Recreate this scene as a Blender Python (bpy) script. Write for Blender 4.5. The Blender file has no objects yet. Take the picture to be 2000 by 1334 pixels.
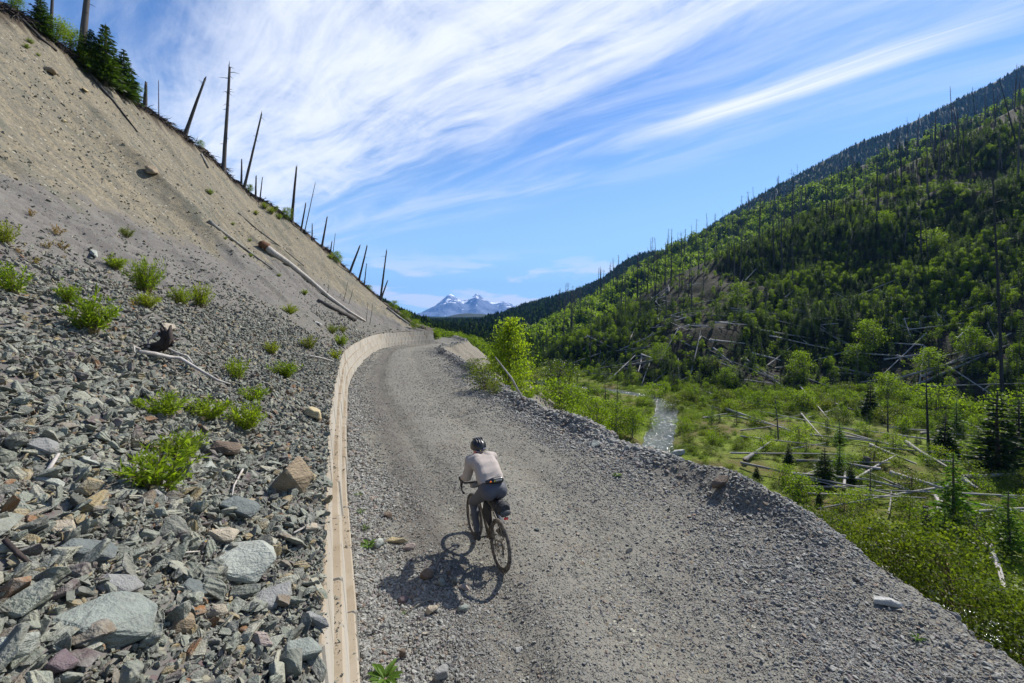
import bpy, bmesh, math, random
import numpy as np
from mathutils import Vector, Matrix, Euler, noise as mnoise
from mathutils.bvhtree import BVHTree

S = bpy.context.scene
C = S.collection
rng = np.random.default_rng(7)
random.seed(7)

# ---------------------------------------------------------------- camera, sky, sun, exposure
CAMZ, F, HORIZON, GRADE = 3.5, 800.0, 640.0, 0.029
cam = bpy.data.cameras.new('camera')
cam.lens, cam.sensor_width = 14.4, 36.0
cam.shift_y = -(667.0 - HORIZON) / 2000.0
cam.clip_start, cam.clip_end = 0.05, 40000.0
camo = bpy.data.objects.new('camera', cam)
camo.location, camo.rotation_euler = (0, 0, CAMZ), (math.radians(90), 0, 0)
C.objects.link(camo)
S.camera = camo

SUN_AZ, SUN_EL = math.radians(43.0), math.radians(44.0)
sun = bpy.data.lights.new('sun', 'SUN')
sun.energy, sun.angle, sun.color = 5.0, math.radians(0.53), (1.0, 0.955, 0.88)
suno = bpy.data.objects.new('sun', sun)
SUND = Vector((math.sin(SUN_AZ) * math.cos(SUN_EL), math.cos(SUN_AZ) * math.cos(SUN_EL), math.sin(SUN_EL)))
suno.rotation_euler = SUND.to_track_quat('Z', 'Y').to_euler()
suno.location = (20, 20, 40)
C.objects.link(suno)

S.view_settings.view_transform = 'Standard'
S.view_settings.look = 'None'
S.view_settings.exposure = 0.78
S.view_settings.gamma = 1.0
S.view_settings.use_curve_mapping = False
S.cycles.max_bounces = 8
S.cycles.transparent_max_bounces = 12
S.cycles.volume_bounces = 0


class NT:
    """Small helper to write node trees."""
    def __init__(self, tree):
        self.t = tree
        tree.nodes.clear()

    def n(self, kind, ins=None, **kw):
        nd = self.t.nodes.new(kind)
        for k, v in kw.items():
            setattr(nd, k, v)
        for k, v in (ins or {}).items():
            s = nd.inputs[k]
            if isinstance(v, bpy.types.NodeSocket):
                self.t.links.new(v, s)
            else:
                s.default_value = v
        return nd

    def m(self, op, a, b=0.0, c=0.0, clamp=False):
        nd = self.n('ShaderNodeMath', operation=op, use_clamp=clamp)
        for i, v in enumerate((a, b, c)):
            if isinstance(v, bpy.types.NodeSocket):
                self.t.links.new(v, nd.inputs[i])
            else:
                nd.inputs[i].default_value = v
        return nd.outputs[0]

    def ramp(self, fac, stops, interp='LINEAR'):
        nd = self.n('ShaderNodeValToRGB', {'Fac': fac})
        nd.color_ramp.interpolation = interp
        e = nd.color_ramp.elements
        while len(e) < len(stops):
            e.new(0.5)
        for el, (p, c) in zip(e, stops):
            el.position = p
            el.color = (c, c, c, 1) if isinstance(c, (int, float)) else (*c[:3], 1)
        return nd.outputs['Color']

    def mix(self, fac, a, b, blend='MIX'):
        nd = self.n('ShaderNodeMix', data_type='RGBA', blend_type=blend)
        for s, v in ((nd.inputs[0], fac), (nd.inputs[6], a), (nd.inputs[7], b)):
            if isinstance(v, bpy.types.NodeSocket):
                self.t.links.new(v, s)
            else:
                s.default_value = v if isinstance(v, (int, float)) else (*v[:3], 1)
        return nd.outputs[2]

    def smooth(self, x, a, b, lo=0.0, hi=1.0):
        return self.n('ShaderNodeMapRange', {'Value': x, 'From Min': a, 'From Max': b, 'To Min': lo, 'To Max': hi},
                      interpolation_type='SMOOTHSTEP').outputs[0]

    def noise(self, vec, scale, detail=4.0, rough=0.55, dist=0.0):
        return self.n('ShaderNodeTexNoise', {'Vector': vec, 'Scale': scale, 'Detail': detail, 'Roughness': rough, 'Distortion': dist}).outputs[0]


def build_world():
    w = bpy.data.worlds.new('World')
    S.world = w
    w.use_nodes = True
    g = NT(w.node_tree)
    sky = g.n('ShaderNodeTexSky', sky_type='NISHITA', sun_disc=False, sun_elevation=SUN_EL, sun_rotation=SUN_AZ,
              altitude=1200.0, air_density=1.0, dust_density=0.35, ozone_density=2.2).outputs[0]
    d = g.n('ShaderNodeTexCoord').outputs['Generated']
    xyz = g.n('ShaderNodeSeparateXYZ', {'Vector': d}).outputs
    z = g.m('MAXIMUM', xyz[2], 0.02)
    px, py = g.m('DIVIDE', xyz[0], z), g.m('DIVIDE', xyz[1], z)
    u = g.m('SUBTRACT', g.m('MULTIPLY', px, 0.77), g.m('MULTIPLY', py, 0.64))
    v = g.m('ADD', g.m('MULTIPLY', px, 0.64), g.m('MULTIPLY', py, 0.77))
    low = g.noise(g.n('ShaderNodeCombineXYZ', {'X': u, 'Y': v, 'Z': 0.0}).outputs[0], 0.6, 2.0)
    lowc = g.m('SUBTRACT', low, 0.5)
    vv = g.m('ADD', v, g.m('MULTIPLY', lowc, 0.42))

    def streak(su, sv, off, scale, detail, rough, dist):
        vec = g.n('ShaderNodeCombineXYZ', {'X': g.m('MULTIPLY', u, su), 'Y': g.m('MULTIPLY', vv, sv), 'Z': off}).outputs[0]
        return g.noise(vec, scale, detail, rough, dist)
    s1 = streak(0.36, 1.9, 1.3, 1.9, 9.0, 0.62, 0.45)
    s2 = streak(0.8, 4.6, 4.1, 1.7, 8.0, 0.68, 0.5)
    s3 = streak(0.25, 6.0, 7.7, 1.6, 6.0, 0.6, 0.3)
    s4 = streak(0.95, 1.7, 9.2, 2.4, 10.0, 0.66, 0.9)
    fib = g.m('ADD', g.m('MULTIPLY', s1, 0.42), g.m('ADD', g.m('MULTIPLY', s2, 0.24), g.m('ADD', g.m('MULTIPLY', s3, 0.08), g.m('MULTIPLY', s4, 0.26))))
    band = g.m('MULTIPLY', g.smooth(vv, -0.25, 0.75), g.smooth(vv, 1.34, 1.86, 1.0, 0.0))
    body = g.m('MULTIPLY', band, g.smooth(g.m('ADD', fib, g.m('MULTIPLY', band, 0.16)), 0.47, 0.76))
    # thin separate streak lower on the sky, and a faint veil round it
    t1 = g.m('ABSOLUTE', g.m('SUBTRACT', vv, 2.06))
    thin = g.m('MULTIPLY', g.smooth(t1, 0.0, 0.15, 1.0, 0.0), g.m('MULTIPLY', g.smooth(u, -1.1, -0.3), g.smooth(u, 0.0, 0.6, 1.0, 0.0)))
    thin = g.m('MULTIPLY', thin, g.smooth(s3, 0.3, 0.6, 0.35, 0.9))
    veil = g.m('MULTIPLY', g.smooth(vv, 1.4, 1.9), g.m('MULTIPLY', g.smooth(vv, 2.1, 3.0, 1.0, 0.0), g.smooth(s1, 0.36, 0.7, 0.0, 0.46)))
    # small flat clouds low down
    lv = g.n('ShaderNodeCombineXYZ', {'X': g.m('MULTIPLY', xyz[0], 3.2), 'Y': g.m('MULTIPLY', xyz[2], 15.0), 'Z': 3.0}).outputs[0]
    ln = g.noise(lv, 1.6, 7.0, 0.55, 0.3)
    lowm = g.m('MULTIPLY', g.smooth(xyz[2], 0.2, 0.1, 0.0, 1.0), 1.0)
    puffs = g.m('MULTIPLY', g.smooth(ln, 0.47, 0.58), lowm)
    haze = g.smooth(xyz[2], 0.5, 0.0, 0.0, 0.75)
    dens = g.m('ADD', g.m('ADD', body, thin), g.m('ADD', veil, g.m('MULTIPLY', puffs, 0.9)), clamp=True)
    tint = g.n('ShaderNodeMix', {0: 1.0}, data_type='RGBA', blend_type='MULTIPLY')
    g.t.links.new(sky, tint.inputs[6])
    tint.inputs[7].default_value = (0.90, 1.22, 1.54, 1)
    base = g.mix(haze, tint.outputs[2], (5.2, 7.9, 9.8))
    col = g.mix(g.m('MULTIPLY', dens, 0.95), base, (9.4, 9.7, 10.2))
    bg = g.n('ShaderNodeBackground', {'Color': col, 'Strength': 0.067})
    out = g.n('ShaderNodeOutputWorld')
    g.t.links.new(bg.outputs[0], out.inputs[0])


build_world()


# ---------------------------------------------------------------- helpers
def P(px, py, Y):
    """The point at distance Y along the line of sight of a photo pixel."""
    return Vector(((px - 1000.0) / F * Y, Y, CAMZ + (HORIZON - py) / F * Y))


def on_road(px, py, h=0.0):
    Y = F * (CAMZ - h) / (py - HORIZON + F * GRADE)
    return ((px - 1000.0) / F * Y, Y)


def tag(o, label=None, cat=None, group=None, kind=None):
    for k, v in (('label', label), ('category', cat), ('group', group), ('kind', kind)):
        if v:
            o[k] = v
    return o


def link(name, me, parent=None):
    o = bpy.data.objects.new(name, me)
    C.objects.link(o)
    if parent is not None:
        o.parent = parent
    return o


def empty(name, loc=(0, 0, 0), rot=(0, 0, 0), scale=1.0):
    o = bpy.data.objects.new(name, None)
    o.empty_display_size = 0.2
    o.location, o.rotation_euler = loc, rot
    o.scale = (scale,) * 3 if isinstance(scale, (int, float)) else scale
    C.objects.link(o)
    return o


class MB:
    """Collects vertices and faces; every face carries a material slot."""
    def __init__(self):
        self.v, self.f, self.mi, self.n = [], [], [], 0

    def add(self, verts, faces, mi=0):
        verts = np.asarray(verts, float).reshape(-1, 3)
        self.v.append(verts)
        for f in faces:
            self.f.append(tuple(int(i) + self.n for i in f))
            self.mi.append(mi)
        self.n += len(verts)
        return self

    def mesh(self, name, mats, smooth=False):
        me = bpy.data.meshes.new(name)
        v = np.concatenate(self.v) if self.v else np.zeros((0, 3))
        me.from_pydata([tuple(x) for x in v.tolist()], [], self.f)
        for m in mats if isinstance(mats, (list, tuple)) else [mats]:
            me.materials.append(m)
        me.polygons.foreach_set('material_index', self.mi)
        if smooth:
            me.polygons.foreach_set('use_smooth', [True] * len(self.f))
        me.update()
        return me

    def obj(self, name, mats, parent=None, smooth=False):
        return link(name, self.mesh(name, mats, smooth), parent)

    # shapes
    def tube(self, pts, radii, sides=8, cap=True, mi=0, rough=0.0, seed=0):
        pts = [Vector(p) for p in pts]
        r = random.Random(seed)
        vs, fs = [], []
        up = Vector((0.31, 0.17, 0.93)).normalized()
        for i, p in enumerate(pts):
            a, b = pts[max(0, i - 1)], pts[min(len(pts) - 1, i + 1)]
            t = (b - a).normalized()
            if abs(t.dot(up)) > 0.95:
                up = Vector((1, 0.1, 0.05)).normalized()
            x = t.cross(up).normalized()
            y = x.cross(t).normalized()
            up = y
            rad = radii[i] if hasattr(radii, '__len__') else radii
            for k in range(sides):
                a_ = 2 * math.pi * k / sides
                q = rad * (1 + rough * (r.random() - 0.5))
                vs.append(p + x * math.cos(a_) * q + y * math.sin(a_) * q)
        for i in range(len(pts) - 1):
            for k in range(sides):
                k2 = (k + 1) % sides
                fs.append((i * sides + k, i * sides + k2, (i + 1) * sides + k2, (i + 1) * sides + k))
        if cap:
            fs.append(tuple(range(sides - 1, -1, -1)))
            n0 = (len(pts) - 1) * sides
            fs.append(tuple(range(n0, n0 + sides)))
        return self.add([tuple(v) for v in vs], fs, mi)

    def box(self, c, s, rot=None, mi=0, bevel=0.0):
        bm = bmesh.new()
        bmesh.ops.create_cube(bm, size=1.0)
        for v in bm.verts:
            v.co = Vector((v.co.x * s[0], v.co.y * s[1], v.co.z * s[2]))
        if bevel:
            bmesh.ops.bevel(bm, geom=list(bm.edges), offset=bevel, segments=2, affect='EDGES', profile=0.6)
        M = Matrix.Translation(Vector(c)) @ (Euler(rot).to_matrix().to_4x4() if rot is not None else Matrix.Identity(4))
        bm.transform(M)
        self.bm(bm, mi)
        bm.free()
        return self

    def ball(self, c, s, rot=None, mi=0, seg=16, rings=10):
        bm = bmesh.new()
        bmesh.ops.create_uvsphere(bm, u_segments=seg, v_segments=rings, radius=1.0)
        R = Euler(rot).to_matrix().to_4x4() if rot is not None else Matrix.Identity(4)
        bm.transform(Matrix.Translation(Vector(c)) @ R @ Matrix.Diagonal((*s, 1)))
        self.bm(bm, mi)
        bm.free()
        return self

    def torus(self, c, R, r, axis='Y', seg=64, sides=12, mi=0, squash=1.0):
        vs, fs = [], []
        for i in range(seg):
            a = 2 * math.pi * i / seg
            for k in range(sides):
                b = 2 * math.pi * k / sides
                rr = R + r * math.cos(b)
                vs.append((c[0] + rr * math.cos(a), c[1] + r * squash * math.sin(b), c[2] + rr * math.sin(a)))
        for i in range(seg):
            for k in range(sides):
                i2, k2 = (i + 1) % seg, (k + 1) % sides
                fs.append((i * sides + k, i2 * sides + k, i2 * sides + k2, i * sides + k2))
        return self.add(vs, fs, mi)

    def bm(self, bm, mi=0):
        bm.verts.index_update()
        return self.add([tuple(v.co) for v in bm.verts], [[v.index for v in f.verts] for f in bm.faces], mi)

    def leaves(self, c, d, ln, wd, mi=0, fold=0.0):
        """Diamond leaves: c bases, d directions, ln lengths, wd widths."""
        c, d = np.asarray(c, float), np.asarray(d, float)
        n = len(c)
        if n == 0:
            return self
        d = d / np.maximum(np.linalg.norm(d, axis=1, keepdims=True), 1e-6)
        r = rng.normal(size=(n, 3))
        s = np.cross(d, r)
        s /= np.maximum(np.linalg.norm(s, axis=1, keepdims=True), 1e-6)
        ln = np.broadcast_to(np.asarray(ln, float), (n,))[:, None]
        wd = np.broadcast_to(np.asarray(wd, float), (n,))[:, None]
        v = np.stack([c, c + d * ln * 0.45 + s * wd * 0.5, c + d * ln, c + d * ln * 0.45 - s * wd * 0.5], 1).reshape(-1, 3)
        i = np.arange(n) * 4
        return self.add(v, np.stack([i, i + 1, i + 2, i + 3], 1).tolist(), mi)


def grid_faces(nr, nc):
    i = np.arange(nr - 1)[:, None] * nc + np.arange(nc - 1)[None, :]
    return np.stack([i, i + 1, i + nc + 1, i + nc], -1).reshape(-1, 4)


def grid_obj(name, V, mat, flip=False, smooth=True):
    nr, nc = V.shape[:2]
    f = grid_faces(nr, nc)
    if flip:
        f = f[:, ::-1]
    me = bpy.data.meshes.new(name)
    me.from_pydata([tuple(x) for x in V.reshape(-1, 3).tolist()], [], [tuple(x) for x in f.tolist()])
    me.materials.append(mat)
    if smooth:
        me.polygons.foreach_set('use_smooth', [True] * len(f))
    me.update()
    return link(name, me), (V.reshape(-1, 3), f)


def vnoise(x, y, seed=0):
    """Value noise in numpy, about -1..1."""
    x, y = np.asarray(x, float), np.asarray(y, float)
    xi, yi = np.floor(x).astype(np.int64), np.floor(y).astype(np.int64)
    fx, fy = x - xi, y - yi
    fx, fy = fx * fx * (3 - 2 * fx), fy * fy * (3 - 2 * fy)

    def h(a, b):
        n = (a * 374761393 + b * 668265263 + seed * 974634777) & 0xFFFFFFFF
        n = ((n ^ (n >> 13)) * 1274126177) & 0xFFFFFFFF
        n = n ^ (n >> 16)
        return (n & 0xFFFF) / 32767.5 - 1.0
    return (h(xi, yi) * (1 - fx) + h(xi + 1, yi) * fx) * (1 - fy) + (h(xi, yi + 1) * (1 - fx) + h(xi + 1, yi + 1) * fx) * fy


def fbm(x, y, oct=4, seed=0):
    t, a = 0.0, 1.0
    for k in range(oct):
        t = t + a * vnoise(x * 2 ** k, y * 2 ** k, seed + k * 17)
        a *= 0.5
    return t


def smooth_line(pts, step=0.25):
    """Catmull-Rom through points, resampled evenly."""
    p = np.asarray(pts, float)
    e = np.vstack([2 * p[0] - p[1], p, 2 * p[-1] - p[-2]])
    out = []
    for i in range(1, len(e) - 2):
        for t in np.linspace(0, 1, 40, endpoint=False):
            a, b, c, d = e[i - 1], e[i], e[i + 1], e[i + 2]
            out.append(0.5 * (2 * b + (c - a) * t + (2 * a - 5 * b + 4 * c - d) * t * t + (3 * b - a - 3 * c + d) * t ** 3))
    out.append(e[-2])
    out = np.array(out)
    s = np.concatenate([[0], np.cumsum(np.linalg.norm(np.diff(out, axis=0), axis=1))])
    n = max(2, int(round(s[-1] / step)) + 1)
    q = np.linspace(0, s[-1], n)
    return np.stack([np.interp(q, s, out[:, k]) for k in range(out.shape[1])], 1)


def line_normals(L):
    t = np.gradient(L[:, :2], axis=0)
    t /= np.linalg.norm(t, axis=1, keepdims=True)
    return np.stack([t[:, 1], -t[:, 0]], 1)      # to the right of the direction of travel


TERR = {}


def add_bvh(name, vf):
    TERR[name] = BVHTree.FromPolygons([tuple(v) for v in vf[0].tolist()], [tuple(f) for f in vf[1].tolist()])


def hit(px, py, names=None):
    """Where the line of sight of a photo pixel first meets the ground."""
    o = Vector((0, 0, CAMZ))
    d = (P(px, py, 1.0) - o).normalized()
    best = None
    for k, b in TERR.items():
        if names and k not in names:
            continue
        loc, nor, _i, dist = b.ray_cast(o, d)
        if loc is not None and (best is None or dist < best[2]):
            best = (loc, nor if nor.z > 0 else -nor, dist, k)
    return best


def ground(x, y, names=None):
    best = None
    for k, b in TERR.items():
        if names and k not in names:
            continue
        loc, nor, _i, _d = b.ray_cast(Vector((x, y, 2000)), Vector((0, 0, -1)))
        if loc is not None and (best is None or loc.z > best[0]):
            best = (loc.z, nor if nor.z > 0 else -nor)
    return best


def scatter(name, pts, rots, scls, idx, protos, label, cat):
    """Uncountable cover: one object that instances small meshes on points."""
    pts = np.asarray(pts, float)
    n = len(pts)
    me = bpy.data.meshes.new(name)
    me.vertices.add(n)
    me.vertices.foreach_set('co', pts.ravel())
    for nm, arr in (('rot', rots), ('scl', scls)):
        a = me.attributes.new(nm, 'FLOAT_VECTOR', 'POINT')
        a.data.foreach_set('vector', np.ascontiguousarray(np.broadcast_to(np.asarray(arr, float), (n, 3))).ravel())
    a = me.attributes.new('idx', 'INT', 'POINT')
    a.data.foreach_set('value', np.asarray(idx, np.int32))
    o = link(name, me)
    col = bpy.data.collections.new(name + '_source')
    for i, m in enumerate(protos):
        col.objects.link(bpy.data.objects.new('%s_source_%02d' % (name, i), m))
    ng = bpy.data.node_groups.new(name + '_scatter', 'GeometryNodeTree')
    ng.interface.new_socket('Geometry', in_out='INPUT', socket_type='NodeSocketGeometry')
    ng.interface.new_socket('Geometry', in_out='OUTPUT', socket_type='NodeSocketGeometry')
    N = ng.nodes.new
    gi, go = N('NodeGroupInput'), N('NodeGroupOutput')
    ci = N('GeometryNodeCollectionInfo')
    ci.inputs[0].default_value = col
    ci.inputs['Separate Children'].default_value = True
    ci.inputs['Reset Children'].default_value = True
    ip = N('GeometryNodeInstanceOnPoints')
    ip.inputs['Pick Instance'].default_value = True

    def attr(nm, t):
        a = N('GeometryNodeInputNamedAttribute')
        a.data_type = t
        a.inputs[0].default_value = nm
        return a.outputs[0]
    e2r = N('FunctionNodeEulerToRotation')
    L = ng.links.new
    L(gi.outputs[0], ip.inputs['Points'])
    L(ci.outputs[0], ip.inputs['Instance'])
    L(attr('idx', 'INT'), ip.inputs['Instance Index'])
    L(attr('rot', 'FLOAT_VECTOR'), e2r.inputs[0])
    L(e2r.outputs[0], ip.inputs['Rotation'])
    L(attr('scl', 'FLOAT_VECTOR'), ip.inputs['Scale'])
    L(ip.outputs[0], go.inputs[0])
    md = o.modifiers.new('scatter', 'NODES')
    md.node_group = ng
    tag(o, label, cat, None, 'stuff')
    return o


# ---------------------------------------------------------------- materials
def material(name):
    m = bpy.data.materials.new(name)
    m.use_nodes = True
    g = NT(m.node_tree)
    out = g.n('ShaderNodeOutputMaterial')
    return m, g, out


def finish(g, out, color, rough=0.9, bump=None, strength=0.4, dist=0.02, spec=0.3, metal=0.0):
    ins = {'Base Color': color if isinstance(color, bpy.types.NodeSocket) else (*color, 1), 'Roughness': rough, 'Metallic': metal}
    b = g.n('ShaderNodeBsdfPrincipled', ins)
    b.inputs['Specular IOR Level'].default_value = spec
    if bump is not None:
        bn = g.n('ShaderNodeBump', {'Height': bump, 'Strength': strength, 'Distance': dist})
        g.t.links.new(bn.outputs[0], b.inputs['Normal'])
    g.t.links.new(b.outputs[0], out.inputs[0])
    return b


def plain(name, color, rough=0.6, var=0.25, scale=12.0, spec=0.4, metal=0.0, bump=0.15, dist=0.004):
    m, g, out = material(name)
    c = g.n('ShaderNodeTexCoord').outputs['Object']
    n = g.noise(c, scale, 6.0, 0.6)
    col = g.mix(g.smooth(n, 0.3, 0.7), tuple(x * (1 - var) for x in color), tuple(min(1, x * (1 + var)) for x in color))
    finish(g, out, col, rough, n, bump, dist, spec, metal)
    return m


ROCKS = [(0.0, (0.161, 0.175, 0.140)), (0.15, (0.108, 0.120, 0.099)), (0.30, (0.207, 0.222, 0.176)), (0.44, (0.150, 0.153, 0.128)),
         (0.55, (0.062, 0.067, 0.056)), (0.64, (0.265, 0.265, 0.204)), (0.74, (0.092, 0.069, 0.069)), (0.80, (0.242, 0.182, 0.085)),
         (0.87, (0.154, 0.120, 0.085)), (0.93, (0.323, 0.307, 0.232)), (0.98, (0.194, 0.082, 0.022))]


def rock_material(name, stops=ROCKS, gain=1.0, scale=6.0):
    m, g, out = material(name)
    c = g.n('ShaderNodeTexCoord').outputs['Object']
    rnd = g.n('ShaderNodeObjectInfo').outputs['Random']
    base = g.ramp(rnd, [(p, tuple(min(1.0, x * gain) for x in col)) for p, col in stops], 'CONSTANT')
    off = g.n('ShaderNodeVectorMath', {0: c, 1: (0, 0, 0)}, operation='ADD')
    sh = g.n('ShaderNodeCombineXYZ', {'X': g.m('MULTIPLY', rnd, 37.0), 'Y': g.m('MULTIPLY', rnd, 91.0), 'Z': rnd}).outputs[0]
    g.t.links.new(sh, off.inputs[1])
    n1 = g.noise(off.outputs[0], scale * 0.35, 6.0, 0.65)
    n2 = g.noise(off.outputs[0], scale * 2.2, 4.0, 0.6)
    col = g.mix(g.smooth(n1, 0.35, 0.72, 0.0, 0.55), base, (.30, .30, .265))
    col = g.mix(g.smooth(n2, 0.55, 0.75, 0.0, 0.45), col, (.12, .105, .085))
    st = g.smooth(g.noise(off.outputs[0], scale * 0.6, 3.0), 0.62, 0.74, 0.0, 0.5)
    col = g.mix(st, col, (.20, .15, .09))
    col = g.mix(g.smooth(g.noise(c, 1.7, 4.0, 0.7), 0.42, 0.7, 0.05, 0.5), col, (.155, .147, .125))
    lay = g.n('ShaderNodeTexWave', {'Vector': off.outputs[0], 'Scale': 2.3, 'Distortion': 4.0, 'Detail': 3.0}, bands_direction='Z').outputs[1]
    h = g.m('ADD', g.m('MULTIPLY', n2, 0.6), g.m('ADD', g.m('MULTIPLY', n1, 0.8), g.m('MULTIPLY', lay, 0.25)))
    finish(g, out, col, 0.82, h, 0.5, 0.12, 0.25)
    return m


def gravel_material(name, stops, s1=42.0, s2=15.0, tint=None, mottle=0.5, dirt=(.17, .15, .125), bump=0.8, extra=None):
    """Loose broken stone: two sizes of cells, each its own colour, with fines between."""
    m, g, out = material(name)
    c = g.n('ShaderNodeTexCoord').outputs['Object']
    warp = g.n('ShaderNodeTexNoise', {'Vector': c, 'Scale': 9.0, 'Detail': 2.0}).outputs['Color']
    cw = g.n('ShaderNodeMix', {0: 0.03}, data_type='VECTOR')
    g.t.links.new(c, cw.inputs[4])
    g.t.links.new(warp, cw.inputs[5])
    cw = cw.outputs[1]

    def cells(sc):
        a = g.n('ShaderNodeTexVoronoi', {'Vector': cw, 'Scale': sc, 'Randomness': 1.0})
        r = g.n('ShaderNodeSeparateColor', {'Color': a.outputs['Color']}).outputs
        return a.outputs['Distance'], r[0], r[1]
    d1, r1, q1 = cells(s1)
    d2, r2, q2 = cells(s2)
    col1 = g.ramp(r1, stops, 'CONSTANT')
    col2 = g.ramp(r2, stops, 'CONSTANT')
    big = g.m('MULTIPLY', g.m('GREATER_THAN', q2, 0.62), g.smooth(d2, 0.42, 0.34, 0.0, 1.0))
    n0 = g.noise(c, 0.55, 5.0, 0.6)
    n1 = g.noise(c, 3.1, 5.0, 0.65)
    fines = g.m('MULTIPLY', g.smooth(g.m('ADD', n0, g.m('MULTIPLY', n1, 0.6)), 0.72, 1.0), mottle)
    dust = g.mix(n1, tuple(x * 0.85 for x in dirt), tuple(x * 1.2 for x in dirt))
    small = g.m('MULTIPLY', g.m('GREATER_THAN', q1, 0.25), g.smooth(d1, 0.55, 0.4, 0.0, 1.0))
    col = g.mix(g.m('MULTIPLY', small, g.m('SUBTRACT', 1.0, g.m('MULTIPLY', fines, 0.8))), dust, col1)
    col = g.mix(big, col, col2)
    if extra:
        col = extra(g, c, col, n0, n1)
    h = g.m('ADD', g.m('MULTIPLY', g.m('MULTIPLY', small, g.m('SUBTRACT', 1.0, d1)), 0.35),
            g.m('ADD', g.m('MULTIPLY', g.m('MULTIPLY', big, g.m('SUBTRACT', 1.0, d2)), 0.8), g.m('MULTIPLY', n1, 0.5)))
    finish(g, out, col, 0.92, h, bump, 0.03, 0.2)
    return m


def leaf_material(name, cols, trans, tw=0.45, rough=0.55, var=0.5):
    """Leaves: colour varies per plant and inside a plant; part of the light passes through."""
    m, g, out = material(name)
    c = g.n('ShaderNodeTexCoord').outputs['Object']
    rnd = g.n('ShaderNodeObjectInfo').outputs['Random']
    geo = g.n('ShaderNodeNewGeometry').outputs['Random Per Island']
    k = g.m('ADD', g.m('MULTIPLY', rnd, 0.6), g.m('MULTIPLY', geo, 0.4))
    col = g.ramp(k, [(i / max(1, len(cols) - 1), x) for i, x in enumerate(cols)])
    v = g.m('ADD', g.m('MULTIPLY', geo, var), 1.0 - var * 0.5)
    colv = g.n('ShaderNodeMix', {0: 1.0}, data_type='RGBA', blend_type='MULTIPLY')
    g.t.links.new(col, colv.inputs[6])
    g.t.links.new(g.n('ShaderNodeCombineColor', {0: v, 1: v, 2: v}).outputs[0], colv.inputs[7])
    col = colv.outputs[2]
    pb = g.n('ShaderNodeBsdfPrincipled', {'Base Color': col, 'Roughness': rough})
    pb.inputs['Specular IOR Level'].default_value = 0.14
    tcol = g.n('ShaderNodeMix', {0: 1.0}, data_type='RGBA', blend_type='MULTIPLY')
    g.t.links.new(col, tcol.inputs[6])
    tcol.inputs[7].default_value = (*trans, 1)
    tb = g.n('ShaderNodeBsdfTranslucent', {'Color': tcol.outputs[2]})
    mx = g.n('ShaderNodeMixShader', {0: tw, 1: pb.outputs[0], 2: tb.outputs[0]})
    g.t.links.new(mx.outputs[0], out.inputs[0])
    return m


def soil_material(name, a, b, c3, s=0.35, bump=0.6):
    m, g, out = material(name)
    c = g.n('ShaderNodeTexCoord').outputs['Object']
    n0, n1, n2 = g.noise(c, s * 0.25, 5.0, 0.6), g.noise(c, s * 2.2, 6.0, 0.65), g.noise(c, s * 9, 4.0, 0.6)
    col = g.mix(g.smooth(n1, 0.38, 0.62), a, b)
    col = g.mix(g.smooth(g.m('ADD', n0, g.m('MULTIPLY', n2, 0.4)), 0.62, 0.85), col, c3)
    finish(g, out, col, 0.95, g.m('ADD', n1, n2), bump, 0.4, 0.15)
    return m


def wood_material(name, a, b, dark=(.03, .027, .025), scale=6.0, char=0.5):
    m, g, out = material(name)
    c = g.n('ShaderNodeTexCoord').outputs['Object']
    rnd = g.n('ShaderNodeObjectInfo').outputs['Random']
    mp = g.n('ShaderNodeMapping', {'Vector': c, 'Scale': (1.0, 1.0, 0.12)}).outputs[0]
    n1 = g.noise(mp, scale, 6.0, 0.65, 0.5)
    n2 = g.noise(c, scale * 0.3, 4.0, 0.6)
    col = g.mix(g.smooth(n1, 0.3, 0.7), a, b)
    ch = g.m('MULTIPLY', g.smooth(g.m('ADD', n2, g.m('MULTIPLY', rnd, 0.35)), 0.5, 0.78), char)
    col = g.mix(ch, col, dark)
    finish(g, out, col, 0.85, n1, 0.6, 0.03, 0.2)
    return m


M = {}
GRAVEL_ROAD = [(0.0, (0.156, 0.152, 0.126)), (0.2, (0.097, 0.095, 0.082)), (0.4, (0.208, 0.200, 0.160)), (0.54, (0.065, 0.059, 0.052)), (0.64, (0.131, 0.114, 0.098)),
               (0.74, (0.181, 0.155, 0.111)), (0.84, (0.286, 0.276, 0.224)), (0.94, (0.143, 0.105, 0.069))]


def road_extra(g, c, col, n0, n1):
    """Wheel tracks are packed fines; a finer, darker band runs near the wall."""
    w = g.n('ShaderNodeAttribute', attribute_name='across').outputs['Fac']
    w = g.m('ADD', w, g.m('MULTIPLY', g.m('SUBTRACT', n0, 0.5), 0.10))
    fine = g.noise(c, 26.0, 3.0, 0.7)
    dust = g.mix(fine, (.125, .118, .10), (.215, .203, .172))
    t1 = g.smooth(g.m('ABSOLUTE', g.m('SUBTRACT', w, 0.345)), 0.03, 0.10, 0.92, 0.0)
    t2 = g.smooth(g.m('ABSOLUTE', g.m('SUBTRACT', w, 0.60)), 0.01, 0.08, 0.62, 0.0)
    k = g.m('MULTIPLY', g.m('MAXIMUM', t1, t2), g.smooth(n1, 0.25, 0.6, 0.45, 1.0))
    col = g.mix(k, col, dust)
    col = g.mix(g.smooth(g.noise(c, 0.9, 5.0, 0.65), 0.52, 0.68, 0.0, 0.45), col, (.135, .113, .088))
    col = g.mix(g.smooth(w, 0.66, 0.85, 0.0, 0.3), col, (.10, .095, .09))
    d1 = g.smooth(g.m('ABSOLUTE', g.m('SUBTRACT', w, 0.17)), 0.02, 0.09, 0.85, 0.0)
    return g.mix(g.m('MULTIPLY', d1, g.smooth(n1, 0.3, 0.6, 0.5, 1.0)), col, g.mix(fine, (.055, .048, .041), (.105, .095, .082)))


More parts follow.
